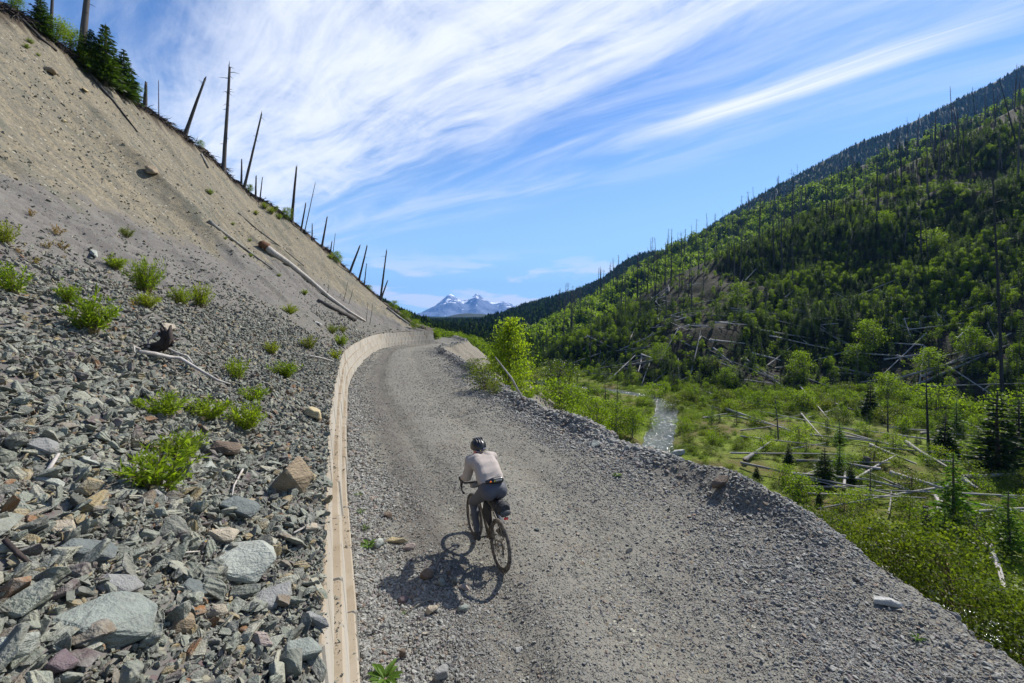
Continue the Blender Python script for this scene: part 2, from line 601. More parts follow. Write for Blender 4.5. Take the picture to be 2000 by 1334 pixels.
M['road'] = gravel_material('road_gravel', GRAVEL_ROAD, 34.0, 12.0, dirt=(.155, .147, .122), mottle=0.75, bump=1.0, extra=road_extra)


def bank_extra(g, c, col, n0, n1):
    a = g.n('ShaderNodeAttribute', attribute_name='band').outputs['Fac']
    mp = g.n('ShaderNodeMapping', {'Vector': c, 'Rotation': (0.0, 0.0, 0.4), 'Scale': (0.25, 1.3, 0.4)}).outputs[0]
    st = g.noise(mp, 0.55, 6.0, 0.65)
    k = g.m('ADD', a, g.m('MULTIPLY', g.m('SUBTRACT', st, 0.5), 0.42))
    sa = g.n('ShaderNodeAttribute', attribute_name='along').outputs['Fac']
    run = g.noise(g.n('ShaderNodeCombineXYZ', {'X': g.m('MULTIPLY', sa, 1.5), 'Y': g.m('MULTIPLY', a, 5.0), 'Z': 0.0}).outputs[0], 1.4, 8.0, 0.68, 0.3)
    peb = g.n('ShaderNodeTexVoronoi', {'Vector': c, 'Scale': 7.0}).outputs
    pv = g.n('ShaderNodeSeparateColor', {'Color': peb['Color']}).outputs[0]
    peb2 = g.n('ShaderNodeSeparateColor', {'Color': g.n('ShaderNodeTexVoronoi', {'Vector': c, 'Scale': 19.0}).outputs['Color']}).outputs[1]
    tan = g.mix(g.smooth(g.m('ADD', n1, g.m('MULTIPLY', g.m('SUBTRACT', run, 0.5), 1.2)), 0.36, 0.62), (.205, .172, .115), (.135, .122, .092))
    tan = g.mix(g.smooth(g.m('ADD', st, g.m('MULTIPLY', g.m('SUBTRACT', run, 0.5), 0.8)), 0.5, 0.68, 0.0, 0.85), tan, (.105, .105, .08))
    tan = g.mix(g.smooth(peb2, 0.5, 0.95, 0.0, 0.7), tan, (.07, .065, .05))
    tan = g.mix(g.m('MULTIPLY', g.m('GREATER_THAN', pv, 0.86), g.smooth(peb['Distance'], 0.45, 0.3, 0.0, 0.8)), tan, (.10, .095, .08))
    tan = g.mix(g.m('MULTIPLY', g.m('LESS_THAN', pv, 0.06), g.smooth(peb['Distance'], 0.4, 0.3, 0.0, 0.8)), tan, (.36, .34, .28))
    mauve = g.mix(g.smooth(n1, 0.4, 0.65), (.108, .098, .092), (.152, .144, .128))
    mauve = g.mix(g.smooth(peb2, 0.5, 0.95, 0.0, 0.6), mauve, (.10, .095, .09))
    out = g.mix(g.smooth(k, 0.11, 0.18, 0.0, 0.78), col, mauve)
    out = g.mix(g.smooth(k, 0.33, 0.40, 0.0, 0.92), out, tan)
    rid = g.smooth(g.m('ADD', a, g.m('MULTIPLY', g.m('SUBTRACT', run, 0.5), 0.16)), 0.885, 0.93, 0.0, 1.0)
    return g.mix(rid, out, (.055, .042, .028))


GRAVEL_SCREE = [(0.0, (0.126, 0.133, 0.106)), (0.25, (0.078, 0.081, 0.067)), (0.45, (0.163, 0.164, 0.126)), (0.58, (0.057, 0.057, 0.052)), (0.68, (0.103, 0.076, 0.074)),
                (0.77, (0.215, 0.201, 0.146)), (0.88, (0.149, 0.113, 0.071)), (0.95, (0.195, 0.131, 0.053))]
M['scree'] = gravel_material('scree_stone', GRAVEL_SCREE, 24.0, 9.0, dirt=(.105, .098, .09), mottle=0.5, extra=bank_extra)
M['bank'] = gravel_material('embankment_gravel', GRAVEL_ROAD, 22.0, 8.0, dirt=(.17, .148, .118), mottle=0.8)
M['rock'] = rock_material('broken_rock')
M['rock_road'] = rock_material('road_stone', [(0.0, (.24, .24, .225)), (0.2, (.19, .195, .185)), (0.4, (.30, .295, .27)), (0.55, (.145, .14, .138)), (0.67, (.205, .17, .17)),
                                              (0.76, (.275, .24, .19)), (0.86, (.36, .355, .33)), (0.95, (.225, .15, .105))])
M['floor'] = soil_material('valley_turf', (.075, .108, .009), (.14, .19, .014), (.10, .08, .028), 0.5)
M['hill'] = soil_material('hillside_soil', (.016, .018, .008), (.026, .027, .011), (.027, .022, .014), 0.25)
M['hill_far'] = soil_material('forest_soil', (.014, .022, .008), (.026, .036, .012), (.03, .034, .014), 0.06)
M['mount'] = soil_material('mountain_scrub', (.02, .03, .009), (.036, .048, .013), (.04, .04, .018), 0.02)
M['log'] = wood_material('weathered_log', (.31, .295, .27), (.20, .19, .17), char=0.35)
M['silver'] = wood_material('silver_wood', (.42, .39, .36), (.27, .245, .225), char=0.1)
M['snag'] = wood_material('burnt_trunk', (.095, .085, .08), (.055, .05, .048), (.012, .011, .011), char=0.7)
M['bark'] = wood_material('bark', (.12, .095, .075), (.07, .055, .045), char=0.2)
M['paletrunk'] = wood_material('pale_bark', (.26, .25, .20), (.16, .15, .12), char=0.2)
M['root'] = wood_material('dark_root', (.05, .038, .034), (.025, .02, .02), char=0.5)
M['spruce'] = leaf_material('spruce_needles', [(.014, .027, .007), (.024, .043, .009), (.038, .06, .012)], (1.7, 2.0, 0.6), 0.3)
M['pine'] = leaf_material('young_pine_needles', [(.026, .048, .005), (.056, .094, .008), (.10, .148, .012)], (1.9, 2.1, 0.5), 0.36)
M['larch'] = leaf_material('larch_needles', [(.06, .115, .016), (.08, .145, .02), (.07, .12, .018)], (1.8, 2.0, 0.5), 0.42)
M['broad'] = leaf_material('broad_leaves', [(.048, .08, .006), (.095, .14, .009), (.145, .195, .016), (.09, .128, .025)], (1.9, 2.1, 0.5), 0.42)
M['cotton'] = leaf_material('cottonwood_leaves', [(.13, .19, .014), (.18, .235, .018)], (1.7, 1.8, 0.5), 0.5)
M['willow'] = leaf_material('willow_leaves', [(.048, .072, .008), (.078, .108, .013), (.115, .13, .024)], (1.8, 1.9, 0.5), 0.36, 0.5, 0.9)
M['herb'] = leaf_material('scree_shrub_leaves', [(.11, .17, .013), (.155, .215, .018), (.205, .215, .025)], (1.6, 1.7, 0.5), 0.45, 0.5, 0.8)
M['redleaf'] = leaf_material('reddish_leaves', [(.22, .17, .04), (.26, .14, .035), (.16, .18, .04)], (1.4, 1.4, 0.8), 0.35)
M['cover'] = leaf_material('ground_cover_leaves', [(.05, .082, .006), (.095, .142, .009), (.155, .205, .013), (.12, .105, .018)], (1.8, 2.0, 0.5), 0.4)
M['stem'] = plain('green_stem', (.16, .12, .05), 0.8)

# ---------------------------------------------------------------- terrain
WALL_KEYS = [(2.85, -6.0), (0.265, 0.0), (-1.416, 3.9), (-2.25, 5.8), (-3.36, 8.41), (-6.12, 15.3), (-8.9, 22.8), (-11.9, 33.7), (-13.4, 41.0),
             (-13.7, 44.3), (-13.1, 46.8), (-11.8, 49.8), (-9.9, 52.6)]
WALL = smooth_line(WALL_KEYS, 0.05)
WN = line_normals(WALL)
WALL_H = 1.6
EDGE = np.array([(6.0, -8.0), (5.0, 0.0), (4.9, 3.92), (4.92, 4.63), (4.92, 6.05), (4.73, 7.57), (4.37, 8.74), (3.57, 10.2), (2.87, 11.5), (1.75, 14.0),
                 (0.0, 18.55), (-2.28, 26.1), (-5.0, 35.0), (-7.0, 42.0), (-6.6, 46.0), (-5.8, 51.0), (-6.4, 57.0), (-9.0, 66.0)])
EDGE = smooth_line(EDGE, 0.2)


def road_left(y):
    k = np.argsort(WALL[:, 1])
    x = np.interp(y, WALL[k, 1], WALL[k, 0])
    return np.where(y > 52.6, -9.9 - (y - 52.6) * 0.75, x)


def road_right(y):
    y = np.asarray(y, float)
    return np.interp(y, EDGE[:, 1], EDGE[:, 0]) + 0.16 * vnoise(y * 0.8, 0 * y, 81) + 0.10 * vnoise(y * 2.3, 0 * y, 82) + 0.04 * vnoise(y * 6.0, 0 * y, 83)


def road_z(x, y):
    """Height of the gravel road and its berm."""
    x, y = np.asarray(x, float), np.asarray(y, float)
    l, r = road_left(y), road_right(y)
    w = (x - l) / (r - l)
    z = GRADE * y
    far = np.clip((y - 3) / 20, 0, 1)
    crest = 0.30 * np.exp(-((w - (0.945 + 0.012 * vnoise(y * 0.8, y * 0, 5))) / 0.05) ** 2) * (0.55 + 0.45 * far + 0.35 * vnoise(y * 0.55, y * 0, 3)) * (0.22 + 0.78 * np.clip((y - 5.6) / 2.0, 0, 1))
    crest = crest + 0.30 * np.exp(-((w - 0.93) / 0.06) ** 2) * np.exp(-((y - 7.6) / 1.1) ** 2)
    rut = -0.10 * np.exp(-((w - 0.20 - 0.05 * (1 - far)) / 0.045) ** 2) - 0.07 * np.exp(-((w - 0.52) / 0.06) ** 2) + 0.03 * np.exp(-((w - 0.37) / 0.07) ** 2)
    heap = 0.10 * np.exp(-(w / 0.07) ** 2) * (0.6 + 0.6 * vnoise(y * 0.9, y * 0, 9))
    loose = 0.05 * np.clip((w - 0.6) / 0.3, 0, 1) * (1 + fbm(x * 1.1, y * 1.1, 3, 21))
    return z + crest + rut + heap + loose + 0.022 * fbm(x * 1.7, y * 1.7, 4, 2) + 0.008 * fbm(x * 9, y * 9, 2, 4)


def build_road():
    ys = np.concatenate([np.arange(-8, 2, 0.4), np.arange(2, 16, 0.07), np.arange(16, 30, 0.15), np.arange(30, 66, 0.3)])
    w = np.linspace(-0.02, 1.0, 110)
    Y, W = np.meshgrid(ys, w, indexing='ij')
    X = road_left(Y) + (road_right(Y) - road_left(Y)) * W
    V = np.stack([X, Y, road_z(X, Y)], -1)
    o, vf = grid_obj('road', V, M['road'])
    at = o.data.attributes.new('across', 'FLOAT', 'POINT')
    at.data.foreach_set('value', W.ravel().copy())
    tag(o, 'grey gravel road running along the concrete block wall', 'road', None, 'structure')
    add_bvh('road', vf)


def build_embankment():
    ys = np.concatenate([np.arange(-8, 2, 0.5), np.arange(2, 20, 0.18), np.arange(20, 66, 0.35)])
    q = np.concatenate([np.linspace(0, 2, 14), np.linspace(2.3, 24, 60)])
    Y, Q = np.meshgrid(ys, q, indexing='ij')
    x0 = road_right(Y)
    X = x0 + Q
    z0 = road_z(x0 - 1e-4, Y)
    drop = 0.70 * Q + 0.25 * (1 - np.exp(-Q / 0.5))
    Z = z0 - drop + 0.16 * fbm(X * 0.6, Y * 0.6, 4, 31) * np.clip(Q / 1.0, 0, 1)
    V = np.stack([X, Y, Z], -1)
    o, vf = grid_obj('embankment', V, M['bank'])
    tag(o, 'steep gravel bank falling from the road edge to the valley', 'embankment', None, 'structure')
    add_bvh('embankment', vf)


CREST = [((2.85, -6.0), (-27, -18, 22)), ((-1.416, 3.9), (-29, -6, 22.5)), ((-4.0, 10), (-30, 2, 23)), ((-6.4, 16), (-30, 11, 23)),
         ((-8.6, 22), (-28.7, 20, 21.6)), ((-10.4, 28), (-29.5, 28, 22.0)), ((-11.9, 33.7), (-30.1, 33, 21.7)), ((-13.1, 39), (-29.9, 42, 20.1)),
         ((-13.7, 43), (-25, 50, 14.9)), ((-13.3, 45.9), (-19.1, 59, 7.95)), ((-11.8, 49.8), (-15.0, 60.5, 4.05)), ((-9.9, 52.6), (-10.8, 56.3, 2.6))]


def build_bank():
    L, N = WALL[::4], WN[::4]
    sel = np.ones(len(L), bool)
    ks = [int(np.argmin(np.hypot(L[:, 0] - a[0], L[:, 1] - a[1]))) for a, _ in CREST]
    idx = np.arange(len(L))
    cr = smooth_line([c for _, c in CREST], 0.4)
    # crest position as a function of the path index
    cp = np.stack([np.interp(idx, ks, [c[k] for _, c in CREST]) for k in range(3)], -1)
    for _ in range(30):
        cp[1:-1] = 0.25 * cp[:-2] + 0.5 * cp[1:-1] + 0.25 * cp[2:]
    w0 = np.stack([L[:, 0] - N[:, 0] * 0.33, L[:, 1] - N[:, 1] * 0.33, GRADE * L[:, 1] + WALL_H + 0.03], -1)
    t = np.concatenate([np.linspace(0, 0.12, 40, endpoint=False), np.linspace(0.12, 0.4, 60, endpoint=False), np.linspace(0.4, 1.0, 80)])
    T = t[None, :, None]
    V = w0[:, None, :] * (1 - T) + cp[:, None, :] * T
    a = 0.70
    prof = a * t + (1 - a) * t ** 2.0
    V[..., 2] = w0[:, None, 2] + (cp[:, 2] - w0[:, 2])[:, None] * prof[None, :]
    x, y = V[..., 0], V[..., 1]
    s = (idx * 0.2)[:, None] + 0 * x
    env = np.clip(t / 0.03, 0, 1)[None, :]
    gul = fbm(s * 0.33 + 0.4 * fbm(x * 0.2, y * 0.2, 2, 8), t[None, :] * 2.2 + 0 * x, 5, 41) * 0.62 * np.sin(np.pi * np.clip(t, 0, 1))[None, :]
    V[..., 2] += env * (0.13 * fbm(x * 0.7, y * 0.7, 4, 11) + gul + 0.035 * fbm(x * 3.1, y * 3.1, 3, 12)) + 0.03 * fbm(x * 2.5, y * 2.5, 2, 13)
    crest = fbm(idx * 0.09, idx * 0, 4, 51) * 0.5 * np.interp(idx, ks, [1] * 9 + [.7, .4, .2])
    V[..., 2] += (crest[:, None] * np.clip((t - 0.8) / 0.2, 0, 1)[None, :])
    out = cp[:, :2] - w0[:, :2]
    out /= np.linalg.norm(out, axis=1, keepdims=True)
    rows = [V[:, k] for k in range(V.shape[1])]
    last = V[:, -1]
    big = np.interp(idx, ks, [1] * 9 + [.8, .5, .3])
    for d, dz in ((0.12, 0.30), (0.6, 0.42), (1.6, 0.5), (4, 1.0), (9, 1.9), (18, 2.4), (34, 1.0)):
        r = last.copy()
        r[:, :2] += out * d
        r[:, 2] += dz * big + 0.15 * fbm(r[:, 0], r[:, 1], 2, 61)
        rows.append(r)
    V = np.stack(rows, 1)
    band = np.concatenate([t * 0.955, np.full(7, 1.0)])
    o, vf = grid_obj('scree_slope', V, M['scree'])
    at = o.data.attributes.new('band', 'FLOAT', 'POINT')
    at.data.foreach_set('value', np.broadcast_to(band, V.shape[:2]).ravel().copy())
    al = o.data.attributes.new('along', 'FLOAT', 'POINT')
    al.data.foreach_set('value', np.broadcast_to((idx * 0.2)[:, None], V.shape[:2]).ravel().copy())
    tag(o, 'high bare scree bank rising from the wall to a burnt crest', 'bank', None, 'structure')
    add_bvh('bank', vf)
    return V


RIVER = smooth_line([(30, 8), (24, 18), (19, 30), (16.3, 42), (17.5, 49.4), (21.2, 58), (25.6, 68), (27.5, 74), (27, 80), (22, 86.5), (12, 93), (0, 106), (-6, 125), (-4, 150)], 0.8)
RIVER_W = np.interp(RIVER[:, 1], [8, 49, 58, 68, 80, 95, 150], [2.7, 2.55, 2.0, 1.7, 1.7, 1.6, 1.8])
FLOOR0 = -12.0


def river_dist(X, Y):
    out = np.full(X.shape, 1e9)
    for k in range(0, len(RIVER)):
        d = np.hypot(X - RIVER[k, 0], Y - RIVER[k, 1]) / RIVER_W[k]
        out = np.minimum(out, d)
    return out


def floor_z(X, Y):
    X, Y = np.asarray(X, float), np.asarray(Y, float)
    z = FLOOR0 + GRADE * Y
    loc = np.exp(-((np.maximum(np.abs(X - 40) - 90, 0)) / 40) ** 2 - (np.maximum(Y - 170, 0) / 60) ** 2)
    return z + loc * (0.35 * fbm(X * 0.09, Y * 0.09, 4, 71) + 0.10 * fbm(X * 0.5, Y * 0.5, 3, 72))


def build_floor():
    xs = np.concatenate([[-5000, -2000, -800, -300, -100, -45], np.arange(-20, 130, 1.1), [150, 200, 320, 600, 1200, 2600, 5000]])
    ys = np.concatenate([[-300, -120, -50, -15], np.arange(4, 175, 1.1), [190, 220, 280, 400, 700, 1300, 2600, 5000, 11000]])
    Y, X = np.meshgrid(ys, xs, indexing='ij')
    Z = floor_z(X, Y)
    d = river_dist(X, Y)
    Z = Z - 0.95 * np.exp(-(d / 1.05) ** 4)
    V = np.stack([X, Y, Z], -1)
    o, vf = grid_obj('valley_floor', V, M['floor'], flip=True)
    tag(o, 'green valley floor', 'ground', None, 'structure')
    add_bvh('floor', vf)
    m, g, out = material('creek_water')
    c = g.n('ShaderNodeTexCoord').outputs['Object']
    mp = g.n('ShaderNodeMapping', {'Vector': c, 'Rotation': (0, 0, 0.4), 'Scale': (1.0, 0.45, 1.0)}).outputs[0]
    n1, n2 = g.noise(mp, 2.2, 5.0, 0.65, 0.6), g.noise(mp, 0.5, 4.0, 0.6)
    foam_glints = g.m('MULTIPLY', g.smooth(g.m('ADD', n1, g.m('MULTIPLY', n2, 0.5)), 0.82, 0.98), 0.7)  # pale flecks: foam, plus water glints painted into the colour
    col = g.mix(foam_glints, (.085, .095, .088), (.55, .57, .56))
    finish(g, out, col, g.m('ADD', 0.12, g.m('MULTIPLY', foam_glints, 0.5)), n1, 0.9, 0.35, 0.5)
    N = line_normals(RIVER)
    w = np.linspace(-1.1, 1.1, 9)
    V = np.zeros((len(RIVER), 9, 3))
    wob = 1 + 0.18 * vnoise(np.arange(len(RIVER)) * 0.35, np.zeros(len(RIVER)), 5)
    for j, q in enumerate(w):
        V[:, j, :2] = RIVER[:, :2] + N * (q * RIVER_W * wob)[:, None]
        V[:, j, 2] = FLOOR0 + GRADE * RIVER[:, 1] - 0.42 + 0.03 * vnoise(V[:, j, 0] * 2, V[:, j, 1] * 2, 4)
    o, vf = grid_obj('river', V, m)
    tag(o, 'shallow rippling creek winding through the green valley', 'river', None, 'structure')
    add_bvh('river', vf)


def build_hill(name, label, mat, cols, toeY, toeZ, ridge, ridgeY, rows=90, ncols=160, amp=2.0, fr=0.05, seed=1, power=1.0, back=(0.2, 0.6), cat='hill', ramp_amp=0.15):
    c = np.linspace(cols[0], cols[-1], ncols)
    sm = lambda a: np.interp(c, cols, a)
    tY, rY, ry, tZ = sm(toeY), sm(ridgeY), sm(ridge), sm(toeZ)
    if ncols > 20:
        for _ in range(4):
            for a in (tY, rY, ry, tZ):
                a[1:-1] = 0.25 * a[:-2] + 0.5 * a[1:-1] + 0.25 * a[2:]
    rZ = CAMZ + (HORIZON - ry) / F * rY
    t = np.linspace(0, 1, rows)
    tb = 1 + np.linspace(back[0], back[1], 4)
    Y = tY[None, :] + (rY - tY)[None, :] * np.concatenate([t, tb])[:, None]
    shape = t ** power
    Z = np.zeros_like(Y)
    Z[:rows] = tZ[None] + (rZ - tZ)[None] * shape[:, None]
    slope = (rZ - tZ)
    for k, b in enumerate(tb):
        Z[rows + k] = rZ - np.abs(slope) * 0.25 * (b - 1) ** 1.2
    X = (c[None, :] - 1000) / F * Y
    env = np.concatenate([np.sin(np.pi * t) * 0.85 + ramp_amp, np.full(4, 0.3)])[:, None]
    Z += amp * env * fbm(X * fr, Y * fr, 5, seed)
    V = np.stack([X, Y, Z], -1)
    o, vf = grid_obj(name, V, mat)
    tag(o, label, cat, None, 'structure')
    add_bvh(name + str(seed), vf)
    return V[:rows]


def hill_points(V, n, seed=0, accept=None, tmax=1.0):
    """n random points spread evenly over a hill's surface."""
    r = np.random.default_rng(seed)
    a = V[:-1, :-1]
    b, c_, d = V[1:, :-1], V[:-1, 1:], V[1:, 1:]
    area = np.linalg.norm(np.cross(b - a, c_ - a), axis=-1)
    p = area.ravel() / area.sum()
    k = r.choice(len(p), n, p=p)
    i, j = np.unravel_index(k, area.shape)
    u, w = r.random((n, 1)), r.random((n, 1))
    pts = a[i, j] * (1 - u) * (1 - w) + b[i, j] * u * (1 - w) + c_[i, j] * (1 - u) * w + d[i, j] * u * w
    return pts


def px_of(p):
    p = np.asarray(p)
    Y = np.maximum(p[..., 1], 0.1)
    return 1000 + F * p[..., 0] / Y, HORIZON - F * (p[..., 2] - CAMZ) / Y


build_road()
build_embankment()
BANK = build_bank()
build_floor()

HC1 = [1040, 1060, 1090, 1140, 1200, 1300, 1400, 1500, 1600, 1700, 1850, 2000, 2300, 2800]
HT1 = [150, 132, 112, 103, 93, 86, 81, 80, 80, 78, 68, 58, 46, 36]
HILL1 = build_hill('near_hill', 'steep burnt hillside across the creek', M['hill'], HC1, HT1, [FLOOR0 + GRADE * y - 0.5 for y in HT1],
                   [716, 703, 676, 652, 612, 545, 506, 462, 412, 358, 280, 200, 72, -80], [160, 152, 150, 150, 152, 158, 160, 162, 164, 167, 170, 172, 155, 125],
                   100, 240, 4.5, 0.045, 101)
HC2 = [985, 1020, 1075, 1130, 1190, 1250, 1300, 1350, 1400, 1440, 1500, 1600, 1700, 1800, 1900, 2000, 2300]
HT2 = [215, 205, 190, 180, 178, 178, 180, 185, 190, 190, 190, 190, 190, 190, 190, 190, 190]
HILL2 = build_hill('middle_hill', 'sparsely regrown burnt hillside behind the near spur', M['hill'], HC2, HT2, [FLOOR0 + GRADE * y - 0.5 for y in HT2],
                   [688, 668, 632, 601, 565, 524, 490, 470, 444, 428, 402, 360, 315, 272, 232, 190, 60],
                   [300, 330, 350, 370, 385, 395, 405, 410, 415, 415, 410, 400, 385, 370, 355, 340, 300], 90, 200, 6.0, 0.022, 102)
HC3 = [870, 930, 960, 1000, 1050, 1125, 1180, 1215, 1250, 1300, 1350, 1400, 1500, 1700]
HILL3 = build_hill('forest_hill', 'dark forested ridge closing the valley', M['hill_far'], HC3, [420] * 14, [FLOOR0 + GRADE * 420 - 1] * 14,
                   [668, 650, 633, 617, 597, 573, 551, 519, 501, 496, 484, 470, 450, 440], [760, 780, 800, 820, 840, 860, 880, 890, 900, 900, 900, 900, 900, 900], 80, 160, 12, 0.01, 103)
HC4 = [1330, 1380, 1440, 1520, 1600, 1680, 1740, 1800, 1860, 1930, 2000, 2150, 2300]
HILL4 = build_hill('mountain', 'broad dark green mountain above the burnt hillside', M['mount'], HC4, [520] * 13, [40] * 13,
                   [486, 446, 408, 363, 319, 276, 258, 231, 199, 167, 128, 40, -40], [1000] * 13, 90, 160, 16, 0.008, 104, cat='mountain')
HC5 = [500, 600, 700, 750, 800, 850, 900, 930, 965, 1000, 1040]
HILL5 = build_hill('side_hill', 'dark forested slope beyond the end of the wall', M['hill_far'], HC5, [60, 60, 60, 60, 60, 60, 61, 64, 72, 90, 120],
                   [2, 2, 1.4, 1.2, 1, .6, 0, -1, -4, -9, -9.5], [505, 540, 585, 608, 636, 656, 668, 673, 678, 686, 697], [350] * 7 + [340, 320, 280, 240], 80, 120, 3.0, 0.03, 105)
HC6 = [760, 800, 860, 880, 900, 925, 950, 985, 1010, 1080, 1160]
HILL6 = build_hill('far_hill', 'low far hill under the snowy peaks', M['hill_far'], HC6, [1700] * 11, [35] * 11, [650, 642, 633, 623, 615, 613, 614, 620, 627, 640, 650], [3000] * 11, 40, 90, 16, 0.003, 106)


def build_peaks():
    m, g, out = material('hazed_snowy_rock')
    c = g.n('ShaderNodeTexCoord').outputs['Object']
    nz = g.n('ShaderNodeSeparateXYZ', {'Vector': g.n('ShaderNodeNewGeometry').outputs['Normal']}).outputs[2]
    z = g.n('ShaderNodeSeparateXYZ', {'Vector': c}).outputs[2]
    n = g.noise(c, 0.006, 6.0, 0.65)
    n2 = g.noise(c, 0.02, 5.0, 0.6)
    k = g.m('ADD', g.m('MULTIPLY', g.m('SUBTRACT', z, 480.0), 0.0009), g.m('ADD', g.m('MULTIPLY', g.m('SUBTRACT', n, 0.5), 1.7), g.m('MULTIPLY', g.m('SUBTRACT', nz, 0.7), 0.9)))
    col = g.mix(g.smooth(n2, 0.35, 0.65), (.085, .105, .16), (.13, .155, .22))  # blue of the distant air is mixed into the rock colour
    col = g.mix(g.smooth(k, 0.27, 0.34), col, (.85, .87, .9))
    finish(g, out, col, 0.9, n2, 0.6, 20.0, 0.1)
    cols = [805, 835, 850, 860, 868, 874, 880, 886, 893, 900, 907, 913, 919, 925, 931, 936, 941, 948, 955, 965, 975, 985, 995, 1003, 1012, 1040, 1075]
    ry = [622, 606, 598, 589, 582, 577, 574, 577, 583, 587, 589, 588, 584, 578, 572, 575, 581, 586, 589, 591, 589, 588, 592, 598, 603, 612, 622]
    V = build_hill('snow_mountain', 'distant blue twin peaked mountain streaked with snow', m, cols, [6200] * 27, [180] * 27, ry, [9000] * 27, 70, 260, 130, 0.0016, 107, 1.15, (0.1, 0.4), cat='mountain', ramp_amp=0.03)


build_peaks()


# ---------------------------------------------------------------- retaining wall
def build_wall():
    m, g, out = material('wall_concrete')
    c = g.n('ShaderNodeTexCoord').outputs['Object']
    n0, n1, n2 = g.noise(c, 0.8, 5.0, 0.6), g.noise(c, 7.0, 6.0, 0.65), g.noise(c, 60.0, 3.0, 0.6)
    col = g.mix(g.smooth(n0, 0.35, 0.65), (.215, .17, .118), (.265, .225, .17))
    col = g.mix(g.smooth(n1, 0.55, 0.8, 0.0, 0.55), col, (.17, .14, .105))
    mp = g.n('ShaderNodeMapping', {'Vector': c, 'Scale': (3.0, 3.0, 0.35)}).outputs[0]
    col = g.mix(g.smooth(g.noise(mp, 1.6, 5.0), 0.54, 0.72, 0.0, 0.55), col, (.19, .15, .10))
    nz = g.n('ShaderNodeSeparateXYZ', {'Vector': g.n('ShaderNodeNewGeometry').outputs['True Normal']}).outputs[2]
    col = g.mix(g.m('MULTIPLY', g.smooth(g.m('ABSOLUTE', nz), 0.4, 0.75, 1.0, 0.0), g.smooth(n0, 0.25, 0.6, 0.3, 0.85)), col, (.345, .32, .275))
    pit = g.smooth(g.n('ShaderNodeTexVoronoi', {'Vector': c, 'Scale': 28.0}).outputs['Distance'], 0.05, 0.1, 1.0, 0.0)
    col = g.mix(g.m('MULTIPLY', pit, 0.7), col, (.12, .10, .08))
    finish(g, out, col, 0.9, g.m('SUBTRACT', g.m('ADD', g.m('MULTIPLY', n1, 0.6), g.m('MULTIPLY', n2, 0.3)), pit), 0.45, 0.012, 0.2)
    root = empty('retaining_wall', (-1.4, 3.9, GRADE * 3.9))
    tag(root, 'stepped tan concrete block wall holding back the scree', 'retaining wall')
    s = np.concatenate([[0], np.cumsum(np.linalg.norm(np.diff(WALL, axis=0), axis=1))])
    total = s[-1]
    hs = [(-0.25, 0.53), (0.53, 1.065), (1.065, 1.6)]
    r = random.Random(3)
    for k, (zb, zt) in enumerate(hs):
        front = 0.13 * k
        depth = 0.34 if k < 2 else 0.62
        prof = []
        q = -0.3 * k
        blocks = []
        while q < total:
            ln = 1.22 + 0.02 * r.random()
            blocks.append((max(q, 0), min(q + ln, total), r.uniform(-0.02, 0.02), r.uniform(-0.010, 0.010)))
            q += ln
        ss, off, dz = [], [], []
        for i, (a, b, o_, z_) in enumerate(blocks):
            if b - a < 0.1:
                continue
            mid = (a + b) / 2
            for d, ind in ((a + 0.003, 0.03), (a + 0.01, 0.018), (a + 0.025, 0.0), (mid - 0.015, 0.0), (mid, 0.016), (mid + 0.015, 0.0), (b - 0.025, 0.0), (b - 0.01, 0.018), (b - 0.003, 0.03)):
                ss.append(d)
                off.append(o_ * 0.6 - ind)
                dz.append(z_ - (0.022 if ind > 0.025 else 0.0))
        ss, off, dz = np.array(ss), np.array(off), np.array(dz)
        px, py = np.interp(ss, s, WALL[:, 0]), np.interp(ss, s, WALL[:, 1])
        nx, ny = np.interp(ss, s, WN[:, 0]), np.interp(ss, s, WN[:, 1])
        zb_, zt_ = GRADE * py + zb, GRADE * py + zt + dz
        sect = []
        for u, z in ((front + depth, zb_), (front, zb_), (front + 0.048, zt_ - 0.02), (front + 0.065, zt_), (front + depth, zt_)):
            e = off if u < front + 0.1 else 0 * off
            sect.append(np.stack([px - nx * (u - e), py - ny * (u - e), z], -1))
        V = np.stack(sect + [sect[0]], 1)
        mb = MB()
        n = len(ss)
        vs = V[:, :5].reshape(-1, 3)
        fs = []
        for i in range(n - 1):
            for j in range(5):
                j2 = (j + 1) % 5
                fs.append((i * 5 + j, i * 5 + j2, (i + 1) * 5 + j2, (i + 1) * 5 + j))
        fs.append((4, 3, 2, 1, 0))
        fs.append(tuple((n - 1) * 5 + j for j in range(5)))
        mb.add(vs, fs)
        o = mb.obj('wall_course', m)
        o.parent = root
        o.matrix_parent_inverse = Matrix.Translation(root.location).inverted()


build_wall()


def build_haze():
    m, g, out = material('valley_air')
    v = g.n('ShaderNodeVolumePrincipled', {'Color': (.17, .43, 1.0, 1), 'Density': HAZE})
    g.t.links.new(v.outputs[0], out.inputs['Volume'])
    mb = MB()
    mb.box((0, 5300, 560), (10600, 11700, 1240))
    o = mb.obj('haze', m)
    o.display_type = 'WIRE'
    tag(o, 'thin blue air filling the valley out to the peaks', 'haze', None, 'stuff')


HAZE = 0.00008
if HAZE:
    build_haze()

